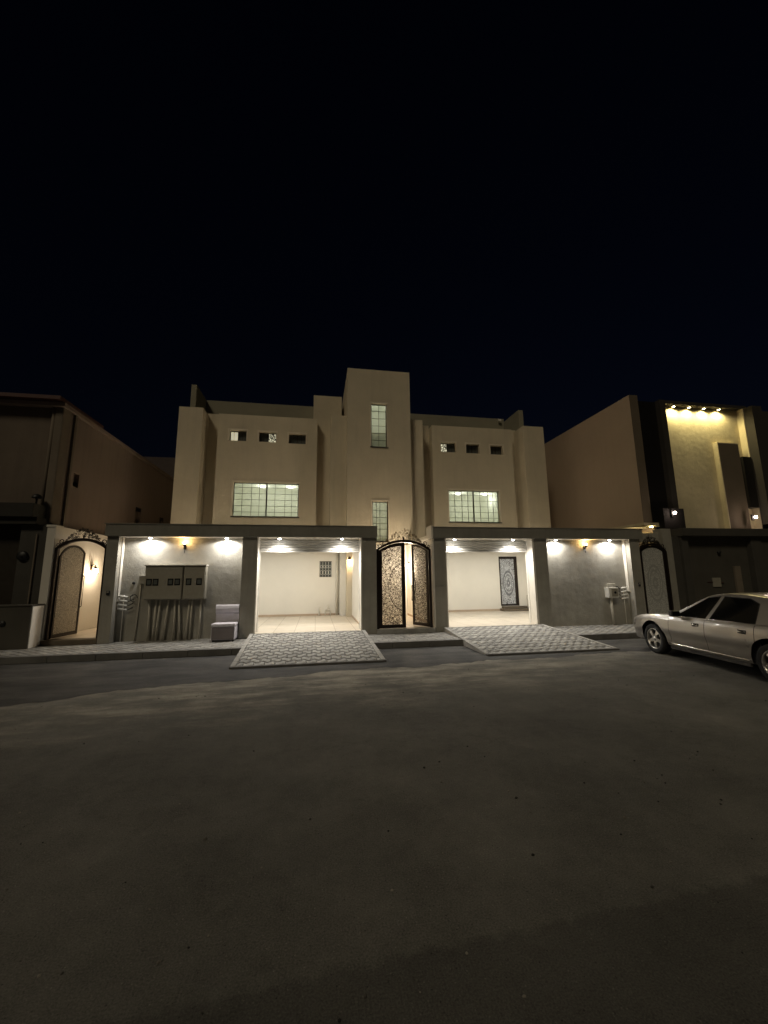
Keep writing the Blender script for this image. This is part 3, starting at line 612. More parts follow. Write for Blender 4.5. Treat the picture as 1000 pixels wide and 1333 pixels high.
# water meters
def water_meters(x, label, side=1):
    t = thing('water_meter', (x, 12.36, 1.0), label, 'water meter', 'water meters on the street wall')
    MB().tube([(x, 12.40, .155), (x, 12.40, 1.42)], .014, 8).build('riser_pipe', WHITE, t)
    for k in range(4):
        z = 1.02+.115*k
        MB().tube([(x-.09*side, 12.38, z-.01), (x+.12*side, 12.36, z+.03)], .028, 10).build('meter_body', SHUT, t)
        MB().tube([(x-.12*side, 12.385, z-.015), (x-.25*side, 12.39, z+.05)], .010, 6).build('branch_pipe', BLACK, t)
    pts = [(x-side*(.26+.09*math.cos(q*.5)), 12.38, 1.33+.10*math.sin(q*.5)) for q in range(11)]
    MB().tube(pts, .010, 6).build('hose', BLACK, t)
water_meters(-5.30, 'stack of water meters with black hose left of the meter cabinets', -1)
water_meters(10.52, 'stack of water meters with black hose beside the right pier near the car', 1)
t = thing('meter_box', (10.0, 12.3, 1.1), 'small pale meter box on a post on the right grey wall', 'meter box')
MB().box(9.83, 10.20, 12.24, 12.448, 1.06, 1.40, .01).build('case', SHUT, t)
MB().box(9.93, 10.17, 12.228, 12.2395, 1.10, 1.37, .006).build('door', CAB, t)
MB().lathe([(.001, 12.215), (.04, 12.216), (.045, 12.2275)], (10.06, 0, 1.23), 'y', 14).build('dial', CABD, t)
MB().tube([(10.02, 12.40, .155), (10.02, 12.40, 1.06)], .04, 10).build('conduit', PVC, t)
MB().tube([(9.9, 12.38, 1.40), (9.9, 12.38, 1.52), (10.2, 12.38, 1.52), (10.2, 12.38, 1.40)], .012, 6).build('branch_pipe', PVC, t)

# ------------------------------------------------------------------ armless upholstered chair on the pavement
LILAC = simple('lilac_grey_fabric', (.66, .63, .68), .9, bump=.5)
DKFAB = simple('shaded_chair_fabric', (.20, .175, .18), .6, bump=.3)  # dark tone stands for the shadow on the chair's front
t = thing('armless_chair', (-2.5, 12.0, .15), 'armless upholstered chair with lilac seat left out on the pavement', 'chair')
mb = MB().box(-2.79, -2.17, 11.74, 12.32, .19, .54, .03); mb.build('seat_base', LILAC, t)
MB().box(-2.77, -2.19, 11.725, 11.739, .21, .53, .004).build('shaded_front', DKFAB, t)
mb = MB().box(-2.80, -2.16, 11.72, 12.22, .541, .63, .04); mb.build('seat', LILAC, t)
prof = [(12.24, .56), (12.235, .85), (12.18, .90), (12.155, 1.0), (12.18, 1.07), (12.25, 1.11), (12.34, 1.10), (12.39, 1.04), (12.40, .95), (12.40, .2), (12.325, .2), (12.325, .56)]
MB().prism([(-2.79, a, b) for a, b in prof], (.63, 0, 0)).build('backrest', LILAC, t)
for (a, b) in ((-2.74, 11.80), (-2.22, 11.80), (-2.74, 12.28), (-2.22, 12.28)): MB().lathe([(.02, .151), (.028, .19)], (a, b, 0), n=10).build('leg', BLACK, t)

# ------------------------------------------------------------------ gates
def arc_z(x, xc, hw, z_sp, rise):              # segmental arch
    Rr = (hw*hw+rise*rise)/(2*rise); return z_sp+rise-Rr+math.sqrt(max(0, Rr*Rr-(x-xc)**2))
def arch_band(mb, xa, xb, z_sp, rise, y0, y1, th, n=22):
    xc, hw = (xa+xb)/2, (xb-xa)/2
    for i in range(n):
        p, q = xa+(xb-xa)*i/n, xa+(xb-xa)*(i+1)/n
        a, b = arc_z(p, xc, hw, z_sp, rise), arc_z(q, xc, hw, z_sp, rise)
        mb.add([(p, y0, a-th), (q, y0, b-th), (q, y0, b), (p, y0, a), (p, y1, a-th), (q, y1, b-th), (q, y1, b), (p, y1, a)],
               [(0, 1, 2, 3), (7, 6, 5, 4), (0, 4, 5, 1), (3, 2, 6, 7)])
def spiral(mb, cx, cz, y, r, turns, a0, rad, s=1, n=16):
    mb.tube([(cx+r*(1-.8*i/n)*math.cos(a0+s*turns*2*math.pi*i/n), y, cz+r*(1-.8*i/n)*math.sin(a0+s*turns*2*math.pi*i/n)) for i in range(n+1)], rad, 5)
def crest(par, xa, xb, z_sp, rise, y, h, mat=GOLD):
    xc, hw = (xa+xb)/2, (xb-xa)/2; mb = MB(); rnd = random.Random(int(abs(xa)*10))
    for k in range(150):
        u = rnd.uniform(-.66, .66); top = h*(1-(abs(u)/.72)**1.7)
        z = arc_z(xc+u*hw, xc, hw, z_sp, rise)+.02+rnd.random()*top
        r = rnd.uniform(.022, .042)
        spiral(mb, xc+u*hw, z, y+rnd.uniform(-.008, .008), r, rnd.uniform(.7, 1.2), rnd.uniform(0, 6.28), .0055, rnd.choice((-1, 1)), 8)
    mb.build('crest', mat, par)
    mb = MB()
    for s in (-1, 1):
        for (u, r) in ((.80, .075), (.93, .05)):
            x = xc+s*u*hw; z = arc_z(x, xc, hw, z_sp, rise)
            spiral(mb, x, z+r, y, r, 1.15, -1.57, .014, s, 18)
        x = xc+s*.86*hw; mb.tube([(xc+s*.66*hw, y, arc_z(xc+s*.66*hw, xc, hw, z_sp, rise)+.02), (x, y, arc_z(x, xc, hw, z_sp, rise)+.03)], .012, 6)
    mb.lathe([(.001, .09), (.02, .07), (.028, .04), (.015, .01), (.02, 0)], (xc, y, arc_z(xc, xc, hw, z_sp, rise)), n=12)
    mb.build('scrollwork', IRON, par)
def gate_frame(par, xa, xb, z0, z_sp, rise, y0=12.22, y1=12.32, th=.07):
    mb = MB().box(xa, xa+th, y0, y1, z0, z_sp).box(xb-th, xb, y0, y1, z0, z_sp)
    arch_band(mb, xa, xb, z_sp, rise, y0, y1, th*1.15)
    mb.build('gate_frame', IRON, par)
def leaf_mesh(hinge, free, ztop_fn, z0, lf=.085):
    """leaf in its own plane: u from 0 (hinge) to w; returns frame, panel in (u, 0, z)"""
    w_ = abs(free-hinge); n = 14
    fr = MB(); 
    def zt(u): return ztop_fn(hinge+(free-hinge)*u/w_)-.09
    fr.prism([(0, -.02, z0), (lf, -.02, z0), (lf, -.02, zt(lf)), (0, -.02, zt(0))], (0, .04, 0))
    fr.prism([(w_-lf, -.02, z0), (w_, -.02, z0), (w_, -.02, zt(w_)), (w_-lf, -.02, zt(w_-lf))], (0, .04, 0))
    fr.box(lf+.0005, w_-lf-.0005, -.02, .02, z0, z0+.10)
    for i in range(n):
        a, b = lf+(w_-2*lf)*i/n, lf+(w_-2*lf)*(i+1)/n
        fr.add([(a, -.02, zt(a)-lf), (b, -.02, zt(b)-lf), (b, -.02, zt(b)), (a, -.02, zt(a)), (a, .02, zt(a)-lf), (b, .02, zt(b)-lf), (b, .02, zt(b)), (a, .02, zt(a))], [(0, 1, 2, 3), (7, 6, 5, 4), (0, 4, 5, 1), (3, 2, 6, 7)])
    pn = MB(); pts = [(lf, -.004, z0+.10)]+[(w_-lf, -.004, z0+.10)]+[(w_-lf-(w_-2*lf)*i/n, -.004, zt(w_-lf-(w_-2*lf)*i/n)-lf) for i in range(n+1)]
    pn.prism(pts, (0, .008, 0)); return fr, pn, w_
def gate_leaf(par, hx, fx, hy, ang, ztop, z0, panelmat, handle=True, label=None, lf=.085):
    """ang: rotation (deg) about the hinge; 0 lies along +x, 180 along -x"""
    fr, pn, w_ = leaf_mesh(hx, fx, ztop, z0, lf)
    M = Matrix.Translation((hx, hy, 0)) @ Matrix.Rotation(R(ang), 4, 'Z')
    f = fr.xf(M).build('gate_leaf', IRON, par)
    if label: tag(f, label)
    pn.xf(M).build('filigree_panel', panelmat, f)
    if handle: MB().tube([(w_-.04, -.03, 1.05), (w_-.04, -.075, 1.08), (w_-.04, -.075, 1.95), (w_-.04, -.03, 1.98)], .013, 8).tube([(w_-.04, .03, 1.05), (w_-.04, .075, 1.08), (w_-.04, .075, 1.55), (w_-.04, .03, 1.58)], .013, 8).xf(M).build('handle', IRON, f)
    return f
FG_OPEN = filigree('backlit_filigree', (.025, .016, .011), (.98, .92, .80), scale=25, thr=.065, mode='open', alpha=.86, oval=(0.0, 1.25, .50, .72), rings=((1.0, .02),))
FG_FROST = filigree('frosted_filigree', (.34, .32, .28), (.74, .71, .65), scale=15, thr=.09)
FG_GREY = filigree('grey_frosted_filigree', (.55, .55, .52), (.88, .88, .84), scale=15, thr=.09, oval=(.09, 1.25, .28, .60), rings=((1.0, .07), (.72, .05), (.25, .1)))

G = thing('arched_gate', (2.725, 12.27, .28), 'arched double iron gate in the middle of the frontage, right leaf ajar', 'gate')
gate_frame(G, 1.85, 3.59, .285, 2.70, .30)
zt = lambda x: arc_z(x, 2.72, .87, 2.70, .30)
gate_leaf(G, 1.92, 2.74, 12.27, 0, zt, .30, FG_OPEN, False, lf=.10)
MB().box(2.66, 2.74, 12.20, 12.245, .31, 2.86).build('meeting_stile', IRON, G)
MB().lathe([(.001, 12.15), (.03, 12.155), (.03, 12.2)], (2.64, 0, 1.45), 'y', 12).build('lock', IRON, G)
gate_leaf(G, 3.50, 2.76, 12.30, 180-62, zt, .30, FG_OPEN, True, 'gate leaf standing half open inwards', lf=.07)
crest(G, 1.85, 3.59, 2.70, .30, 12.27, .34)
tag(MB().box(1.832, 3.638, 12.08, 12.459, .151, .281, .006).build('gate_step', CONC), 'concrete doorstep under the central arched gate', 'step')
G = thing('arched_gate', (-6.42, 12.3, .28), 'arched iron gate standing wide open at the far left', 'gate')
gate_frame(G, -7.08, -5.77, .285, 2.72, .28, 12.24, 12.34)
zl = lambda x: arc_z(x, -6.42, .655, 2.72, .28)
gate_leaf(G, -7.0, -5.96, 12.34, 85, lambda x: arc_z(x, -6.43, .62, 2.42, .52), .30, FG_FROST, True, lf=.06)
crest(G, -7.08, -5.77, 2.72, .28, 12.29, .26, IRON)
tag(MB().box(-7.1, -5.765, 12.14, 12.459, .151, .281, .006).build('gate_step', RBROWN), 'dark doorstep under the wide open left gate', 'step')
G = thing('arched_gate', (11.6, 12.4, .28), 'arched iron gate closed behind the nose of the parked car', 'gate')
gate_frame(G, 11.13, 12.25, .285, 2.62, .30, 12.19, 12.29)
gate_leaf(G, 11.21, 12.17, 12.25, 0, lambda x: arc_z(x, 11.69, .56, 2.62, .30), .30, FG_GREY, False, lf=.06)
crest(G, 11.13, 12.25, 2.62, .30, 12.24, .26, IRON)
# filler walls above / beside the right gate
t = thing('gate_wall', (12.4, 12.45, .15), 'pale pier right of the closed right gate', 'wall')
MB().box(12.26, 12.62, 12.3, 12.7, .151, 3.45, .006).box(11.14, 12.259, 12.48, 12.62, 2.98, 3.3).build('pier', GREY, t)
tag(MB().box(11.125, 12.255, 12.05, 12.459, .151, .281, .006).build('gate_step', CONC), 'doorstep under the closed right gate', 'step')

def lantern(name_lab, x, y, z, nx, ny, p, col, mat, soft=.05, r=.075):
    t = thing('lantern', (x, y, z), name_lab, 'lantern')
    b0 = Vector((x, y, z)); nrm = Vector((nx, ny, 0))
    tan = Vector((-ny, nx, 0))
    a = b0+tan*.05; c = b0-tan*.05
    MB().prism([a+Vector((0, 0, .02)), c+Vector((0, 0, .02)), c+Vector((0, 0, .22)), a+Vector((0, 0, .22))], nrm*.02).build('back_plate', IRON, t)
    q = b0+nrm*.13
    MB().tube([b0+nrm*.02+Vector((0, 0, .16)), b0+nrm*.08+Vector((0, 0, .22)), q+Vector((0, 0, .18))], .01, 6).build('arm', IRON, t)
    MB().lathe([(.001, z+.17), (.02, z+.16), (.07, z+.10), (.075, z+.085)], (q.x, q.y, 0), n=16).build('cap', IRON, t)
    MB().lathe([(.07, z+.084), (r, z-.02), (r*.7, z-.06), (.001, z-.07)], (q.x, q.y, 0), n=16).build('glass_shade', mat, t)
    lamp('lantern_light', 'POINT', (q.x+nx*.10, q.y+ny*.10, z), p, col, t, shadow_soft_size=soft)
lantern('lit lantern on the walkway wall seen through the central gate', 3.739, 15.3, 2.25, -1, 0, 140, (1.0, .84, .64), L_WARM)
lantern('lit lantern on the boundary wall seen through the open left gate', -7.219, 14.4, 2.12, 1, 0, 42, (1.0, .80, .58), L_WARM)
lantern('lit lantern in the back corner of the left garage', 1.34, 16.299, 2.45, 0, -1, 5, (1.0, .70, .42), L_WARM)

# ------------------------------------------------------------------ left neighbour
H = thing('neighbour_house', (-12, 18, 0), 'dim brown house with a red roof edge at the far left', 'house', 'neighbouring houses')
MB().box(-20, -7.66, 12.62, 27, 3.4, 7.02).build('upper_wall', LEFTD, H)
def side_wall():
    return None
sw = MB()
holes_y = [(13.4, 13.68, 4.72, 5.15), (17.8, 18.35, 4.15, 4.85), (20.4, 20.9, 4.3, 4.8)]
ys = sorted({12.9, 27.0, *[h[0] for h in holes_y], *[h[1] for h in holes_y]}); zs = sorted({0, 7.02, *[h[2] for h in holes_y], *[h[3] for h in holes_y]})
for i in range(len(ys)-1):
    for j in range(len(zs)-1):
        cy, cz = (ys[i]+ys[i+1])/2, (zs[j]+zs[j+1])/2
        if any(h[0] < cy < h[1] and h[2] < cz < h[3] for h in holes_y):
            sw.add([(-7.62, ys[i], zs[j]), (-7.62, ys[i+1], zs[j]), (-7.62, ys[i+1], zs[j+1]), (-7.62, ys[i], zs[j+1])], [(0, 1, 2, 3)])
            a, b, c, d_ = ys[i], ys[i+1], zs[j], zs[j+1]
            sw.add([(-7.48, a, c), (-7.62, a, c), (-7.62, a, d_), (-7.48, a, d_)], [(0, 1, 2, 3)]); sw.add([(-7.48, b, c), (-7.62, b, c), (-7.62, b, d_), (-7.48, b, d_)], [(0, 1, 2, 3)])
            sw.add([(-7.48, a, d_), (-7.62, a, d_), (-7.62, b, d_), (-7.48, b, d_)], [(0, 1, 2, 3)]); sw.add([(-7.48, a, c), (-7.62, a, c), (-7.62, b, c), (-7.48, b, c)], [(0, 1, 2, 3)])
        else:
            sw.add([(-7.48, ys[i], zs[j]), (-7.48, ys[i+1], zs[j]), (-7.48, ys[i+1], zs[j+1]), (-7.48, ys[i], zs[j+1])], [(0, 1, 2, 3)])
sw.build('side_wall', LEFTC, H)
for h in holes_y: MB().box(-7.615, -7.60, h[0]+.01, h[1]-.01, h[2]+.01, h[3]-.01).build('window', LEFTD, H)
MB().box(-7.66, -7.44, 12.5, 12.9, 3.45, 7.02, .03).tube([(-7.72, 12.56, 3.6), (-7.72, 12.56, 7.0)], .05, 10).box(-7.47, -7.41, 13.05, 13.15, 3.45, 7.0).build('corner_trim', LEFTTRIM, H)
MB().box(-20, -7.36, 12.38, 12.6, 6.9, 7.01).box(-7.47, -7.36, 12.61, 27, 6.9, 7.01).build('cornice', LEFTC, H)
MB().prism([(-20, 12.2, 7.03), (-20, 12.2, 7.14), (-20, 14.6, 7.15), (-20, 14.6, 7.03)], (12.6, 0, 0)).build('roof', REDROOF, H)
# its street wall
F = thing('neighbour_street_wall', (-9, 12.3, 0), 'dark street wall and garage of the house at the far left', 'boundary wall')
MB().box(-7.93, -7.305, 12.2, 12.55, 0, 3.35).box(-30, -10.8, 12.2, 12.55, 0, 3.35).build('pier', FENCED, F)
MB().box(-7.535, -7.505, 12.16, 12.199, 1.2, 3.1).build('trim', LEFTTRIM, F)
MB().box(-30, -7.56, 11.95, 12.7, 3.55, 3.92).box(-30, -7.5, 12.05, 12.65, 3.36, 3.549).build('canopy', simple('near_black_canopy', (.02, .017, .012), .7), F)
MB().box(-10.79, -7.94, 12.45, 12.5, 0, 3.35).build('garage_door', simple('garage_door_brown', (.025, .018, .01), .5), F)
MB().lathe([(.001, 12.12), (.05, 12.12), (.09, 12.14), (.13, 12.15), (.135, 12.199)], (-7.80, 0, 2.50), 'y', 20).lathe([(.02, 12.112), (.022, 12.12)], (-7.78, 0, 2.48), 'y', 8).build('round_vent', BLACK, F)
t = thing('post_lamp', (-7.72, 12.3, 3.92), 'unlit mushroom lamp standing on the dark street wall at far left', 'lamp')
MB().tube([(-7.72, 12.3, 3.921), (-7.72, 12.3, 4.1)], .025, 8).build('post', BLACK, t)
MB().lathe([(.12, 4.12), (.12, 4.15), (.08, 4.21), (.001, 4.24)], (-7.72, 12.3, 0), n=16).lathe([(.03, 4.09), (.06, 4.119)], (-7.72, 12.3, 0), n=12).build('shade', BLACK, t)
t = thing('utility_box', (-8.5, 11.9, .15), 'large low grey utility box on the pavement at far left', 'utility box')
MB().box(-10.2, -7.14, 11.72, 12.18, .151, 1.20, .012).build('case', FENCEP, t)
MB().box(-10.22, -7.12, 11.70, 12.19, 1.201, 1.235, .006).build('lid', FENCEP, t)
MB().box(-7.139, -7.12, 11.74, 12.16, .155, 1.19).build('lit_side', WHITE, t)  # white sheet paints the lamplight falling on the box's right side
MB().lathe([(.001, 11.695), (.07, 11.70), (.08, 11.719)], (-7.75, 0, .78), 'y', 14).lathe([(.001, 11.695), (.05, 11.70), (.055, 11.719)], (-8.25, 0, .75), 'y', 14).build('round_cap', BLACK, t)
# far house behind
t = thing('neighbour_house', (-8.8, 26, 0), 'dim far house between the left house and the cream villa', 'house', 'neighbouring houses')
MB().box(-12, -5.6, 28, 34, 0, 10.0).box(-9.6, -7.2, 29, 33, 10.001, 12).build('wall', plaster('far_wall', (.10, .08, .075)), t)
MB().box(-8.55, -8.1, 27.97, 27.999, 8.0, 9.1).box(-7.6, -7.2, 27.97, 27.999, 5.2, 6.2).build('window', GL_DIM, t)

# ------------------------------------------------------------------ right neighbour
H = thing('neighbour_house', (16, 18, 0), 'modern house at right with a lit yellow panel and black cladding', 'house', 'neighbouring houses')
MB().box(12.4, 12.6, 13.2, 27, 3.8, 9.03).build('side_wall', RIGHTC, H)
MB().box(12.4, 12.78, 13.19, 13.199, 3.8, 9.03).box(12.601, 12.78, 13.2, 13.6, 3.8, 9.03).build('front_frame', RBROWN, H)
MB().box(12.785, 13.94, 13.55, 13.6, 3.8, 8.98).build('cladding', RDARK, H)
MB().box(13.94, 14.2, 13.33, 13.6, 3.8, 9.0).box(14.2, 18.3, 13.36, 13.68, 8.86, 9.0).box(18.1, 18.6, 13.0, 13.68, 3.8, 8.859).box(18.61, 34, 13.5, 13.68, 0, 8.9).build('charcoal_frame', RFRAME, H)
MB().box(14.201, 18.099, 13.6, 13.69, 3.5, 8.859).build('lit_wall', RPANEL, H)
MB().box(18.05, 18.099, 13.34, 13.599, 3.5, 8.859).build('lit_return', RPANEL, H)
MB().box(16.62, 17.62, 13.40, 13.599, 3.5, 7.25).build('projecting_slab', RBROWN, H)
MB().box(16.58, 16.619, 13.40, 13.599, 3.5, 7.29).box(16.62, 17.62, 13.40, 13.599, 7.251, 7.29).build('lit_slab_edge', RPANEL, H)  # left and top edges paler, painting the light that falls on them
MB().box(17.63, 18.045, 13.30, 13.597, 4.5, 6.68).build('window', RDARK, H)
MB().box(12.61, 34, 13.7, 27, 8.7, 8.8).build('roof', RFRAME, H)
MB().box(12.4, 13.49, 13.2, 21, 3.70, 3.799).build('soffit', RPANEL, H)
MB().box(13.5, 13.6, 13.9, 27, 0, 3.699).box(12.71, 34, 13.8, 13.9, 0, 3.499).build('ground_floor_wall', RIGHTC, H)
for i, x in enumerate((14.75, 15.5, 16.25, 17.0)):
    t = thing('facade_downlight', (x, 13.42, 8.8), ['leftmost yellow downlight at the top of the lit panel', 'second yellow downlight from the left over the lit panel', 'third yellow downlight from the left over the lit panel', 'rightmost yellow downlight at the top of the lit panel'][i], 'downlight', 'yellow downlights on the right house')
    MB().lathe([(.05, 8.859), (.07, 8.84), (.06, 8.79), (.052, 8.80)], (x, 13.47, 0), n=14).build('trim_ring', STEEL, t)
    MB().lathe([(.001, 8.79), (.05, 8.795), (.05, 8.85)], (x, 13.47, 0), n=14).build('lens', L_YEL, t)
    lamp('yellow_beam', 'SPOT', (x, 13.42, 8.77), 80, (1.0, .85, .42), t, spot_size=R(165), spot_blend=.6, shadow_soft_size=.04, target=(x, 13.45, 0))
t = thing('soffit_light', (13.1, 13.4, 3.67), 'small warm downlight under the overhang of the right house', 'downlight')
MB().lathe([(.001, 3.655), (.05, 3.657), (.06, 3.679)], (13.0, 13.5, 0), n=14).build('lens', L_YEL, t)
lamp('soffit_beam', 'POINT', (12.9, 13.9, 3.2), 22, (1.0, .84, .5), t, shadow_soft_size=.05)
def up_sconce(x, z, label):
    t = thing('facade_lamp', (x, 13.1, z), label, 'wall lamp', 'pinkish lamps above the right street wall')
    yb = 12.86 if x < 14 else 13.1
    MB().box(x-.04, x+.04, yb-.04, yb+.03, z-.12, z+.12, .01).build('back_plate', BLACK, t)
    MB().lathe([(.001, z-.055), (.036, z-.042), (.052, z), (.036, z+.042), (.001, z+.055)], (x, yb-.13, 0), n=14).build('bulb', L_PINK, t)
    lamp('facade_glow', 'POINT', (x, yb-.26, z), 4, (1.0, .76, .60), t, shadow_soft_size=.06)
up_sconce(13.36, 4.12, 'bright lamp at the foot of the black cladding')
up_sconce(17.35, 4.05, 'bright lamp at the right end of the lit panel')
F = thing('neighbour_street_wall', (16, 12.35, 0), 'dark street wall behind the parked car at the right', 'boundary wall')
MB().box(13.02, 13.3, 12.3, 12.7, .151, 3.19).box(16.05, 16.5, 12.3, 12.7, .151, 3.19).box(16.501, 34, 12.35, 12.7, .151, 3.19).build('pier', FENCED, F)
MB().box(12.98, 34, 12.15, 12.85, 3.191, 3.47, .01).build('fascia', FENCED, F)
MB().box(13.301, 16.049, 12.5, 12.64, .151, 3.19).build('wall_panel', FENCEP, F)
MB().box(12.621, 13.019, 12.4, 12.62, .151, 3.19).build('side_strip', FENCED, F)
MB().box(13.02, 13.95, 12.9, 13.14, 3.50, 4.32, .01).build('lamp_pier', simple('soot_black_paint', (.012, .011, .010), .85, spec=.15), F)
MB().box(15.3, 15.56, 12.42, 12.499, .4, 2.1, .01).build('meter_column', LEFTTRIM, F)
MB().lathe([(.001, 12.40), (.05, 12.41), (.07, 12.44), (.05, 12.499)], (14.75, 0, 2.6), 'y', 14).build('intercom', BLACK, F)
t = thing('notice_plate', (14.4, 12.45, 1.5), 'small pale blank plate on the dark wall above the car roof', 'plate')
MB().box(14.32, 14.66, 12.46, 12.499, 1.35, 1.68, .006).build('plate', CAB, t)
MB().tube([(14.1, 12.48, 1.52), (14.32, 12.48, 1.52)], .012, 6).tube([(14.66, 12.48, 1.5), (14.78, 12.48, 1.5)], .02, 6).build('pipe', REDROOF, t)

# ------------------------------------------------------------------ parked sedan (local: x forward, y left)
def car_paint(name, col):
    m, nt, n, L, b = newmat(name)
    tc = N(n, 'ShaderNodeTexCoord'); sp = N(n, 'ShaderNodeSeparateXYZ'); L.new(tc.outputs['Object'], sp.inputs[0])
    nz = N(n, 'ShaderNodeTexNoise', Scale=2.2, Detail=5); L.new(tc.outputs['Object'], nz.inputs['Vector'])
    g = N(n, 'ShaderNodeMapRange'); g.inputs['From Min'].default_value = .62; g.inputs['From Max'].default_value = .25; L.new(sp.outputs['Z'], g.inputs['Value'])
    dust = mth(n, L, 'MULTIPLY', g.outputs[0], nz.outputs['Fac'])                # road dust low on the panels
    mx = N(n, 'ShaderNodeMix', data_type='RGBA'); L.new(dust, mx.inputs[0]); mx.inputs[6].default_value = c4(col); mx.inputs[7].default_value = (.16, .135, .105, 1); L.new(mx.outputs[2], b.inputs['Base Color'])
    L.new(mth(n, L, 'MULTIPLY_ADD', dust, .4, .30), b.inputs['Roughness'])
    b.inputs['Metallic'].default_value = .45; b.inputs['Coat Weight'].default_value = .7; b.inputs['Coat Roughness'].default_value = .05
    return m
PAINT = car_paint('champagne_metallic_paint', (.42, .392, .358))
PAINT2 = simple('dark_lower_cladding', (.05, .045, .04), .6)
TINT = simple('tinted_car_glass', (.004, .005, .006), .05, spec=.28)
RUBBER = simple('tyre_rubber', (.018, .018, .018), .85)
RIM = simple('alloy_rim', (.55, .53, .50), .28, .9)
CHROME = simple('chrome', (.7, .68, .65), .15, 1)
LENS = simple('lamp_lens', (.45, .42, .38), .12, .2, coat=.6)
REDL = simple('tail_lamp_red', (.25, .01, .01), .15, coat=.6)
def interp(tab, x):
    tab = sorted(tab)
    if x <= tab[0][0]: return tab[0][1]
    for (a, va), (b, vb) in zip(tab, tab[1:]):
        if x <= b:
            u = (x-a)/(b-a); return va+(vb-va)*u
    return tab[-1][1]
CW = [(-2.92, .62), (-2.88, .76), (-2.75, .86), (-2.5, .91), (-2.0, .95), (-1.4, .97), (0, .985), (1.4, .97), (1.8, .945), (2.1, .90), (2.28, .83), (2.38, .72), (2.43, .58)]
CS = [(-2.92, .80), (-2.85, .88), (-2.6, .93), (-1.6, .945), (0, .915), (.9, .885), (1.5, .85), (2.0, .795), (2.25, .745), (2.38, .705), (2.43, .66)]
CH = [(-2.92, .84), (-2.85, .94), (-2.6, 1.0), (-1.9, 1.02), (-1.6, .99), (0, .96), (.9, .965), (1.5, .92), (2.0, .86), (2.25, .80), (2.38, .735), (2.43, .68)]
def side_y(x, z):
    zs_ = interp(CS, x); t_ = max(0, min(1, (z-.25)/(zs_-.25)))
    return interp(CW, x)*interp([(0, .915), (.15, .945), (.40, .968), (.48, .99), (.58, 1.0), (.8, .990), (.93, .972), (1.0, .945)], t_)
AX = 1.43; RA = .42
def zlow(x):
    for c in (AX, -AX):
        if abs(x-c) < RA: 
            z = .335+math.sqrt(RA*RA-(x-c)**2); return max(.27, z)
    return .27 if abs(x) < 1.9 else .27-.0*x
xs = set()
x = -2.92
while x <= 2.43: xs.add(round(x, 3)); x += .05
for c in (AX, -AX):
    for k in range(25): xs.add(round(c+RA*math.cos(math.pi*k/24), 3))
    xs.add(round(c-RA-.001, 3)); xs.add(round(c+RA+.001, 3))
D_EDGES = [.86, -.12, -1.16]
for e_ in D_EDGES: xs.add(round(e_-.006, 3)); xs.add(round(e_+.006, 3))
xs.add(2.43)
xs = sorted(xs)
NT = 14
def body():
    main, dl = MB(), {('f', 1): MB(), ('r', 1): MB(), ('f', -1): MB(), ('r', -1): MB()}
    for s in (1, -1):
        def P(x, j):
            zl, zs_ = zlow(x), interp(CS, x); z = zl+(zs_-zl)*j/NT; return Vector((x, s*side_y(x, z), z))
        for i in range(len(xs)-1):
            a, b = xs[i], xs[i+1]; mid = (a+b)/2
            for j in range(NT):
                zmid = (P(a, j).z+P(a, j+1).z)/2
                tgt = main
                if D_EDGES[1]+.006 <= mid <= D_EDGES[0]-.006 and zmid > .32: tgt = dl[('f', s)]
                elif D_EDGES[2]+.006 <= mid <= D_EDGES[1]-.006 and zmid > .32: tgt = dl[('r', s)]
                elif any(abs(mid-e_) < .006 for e_ in D_EDGES) and zmid > .32: continue
                q = [P(a, j), P(b, j), P(b, j+1), P(a, j+1)]
                if s < 0: q = q[::-1]
                tgt.add(q, [(0, 1, 2, 3)], True)
            # top half
            def T(x):
                y1, zs_, zh = side_y(x, interp(CS, x))*s, interp(CS, x), interp(CH, x)
                return [Vector((x, y1, zs_)), Vector((x, y1*.975, zs_+(zh-zs_)*.30)), Vector((x, y1*.92, zs_+(zh-zs_)*.58)), Vector((x, y1*.75, zs_+(zh-zs_)*.85)), Vector((x, y1*.4, zh-.004)), Vector((x, 0, zh))]
            A, B = T(a), T(b)
            for k in range(5):
                q = [A[k], B[k], B[k+1], A[k+1]]
                main.add(q if s > 0 else q[::-1], [(0, 1, 2, 3)], True)
    # nose and tail caps
    for x, sg in ((xs[-1], 1), (xs[0], -1)):
        ring = []
        for j in range(NT+1): zl, zs_ = zlow(x), interp(CS, x); z = zl+(zs_-zl)*j/NT; ring.append((x, side_y(x, z), z))
        ring.append((x, 0, interp(CH, x))); ring += [(p[0], -p[1], p[2]) for p in ring[:-1][::-1]]
        main.add(ring, [list(range(len(ring)))])
    return main, dl
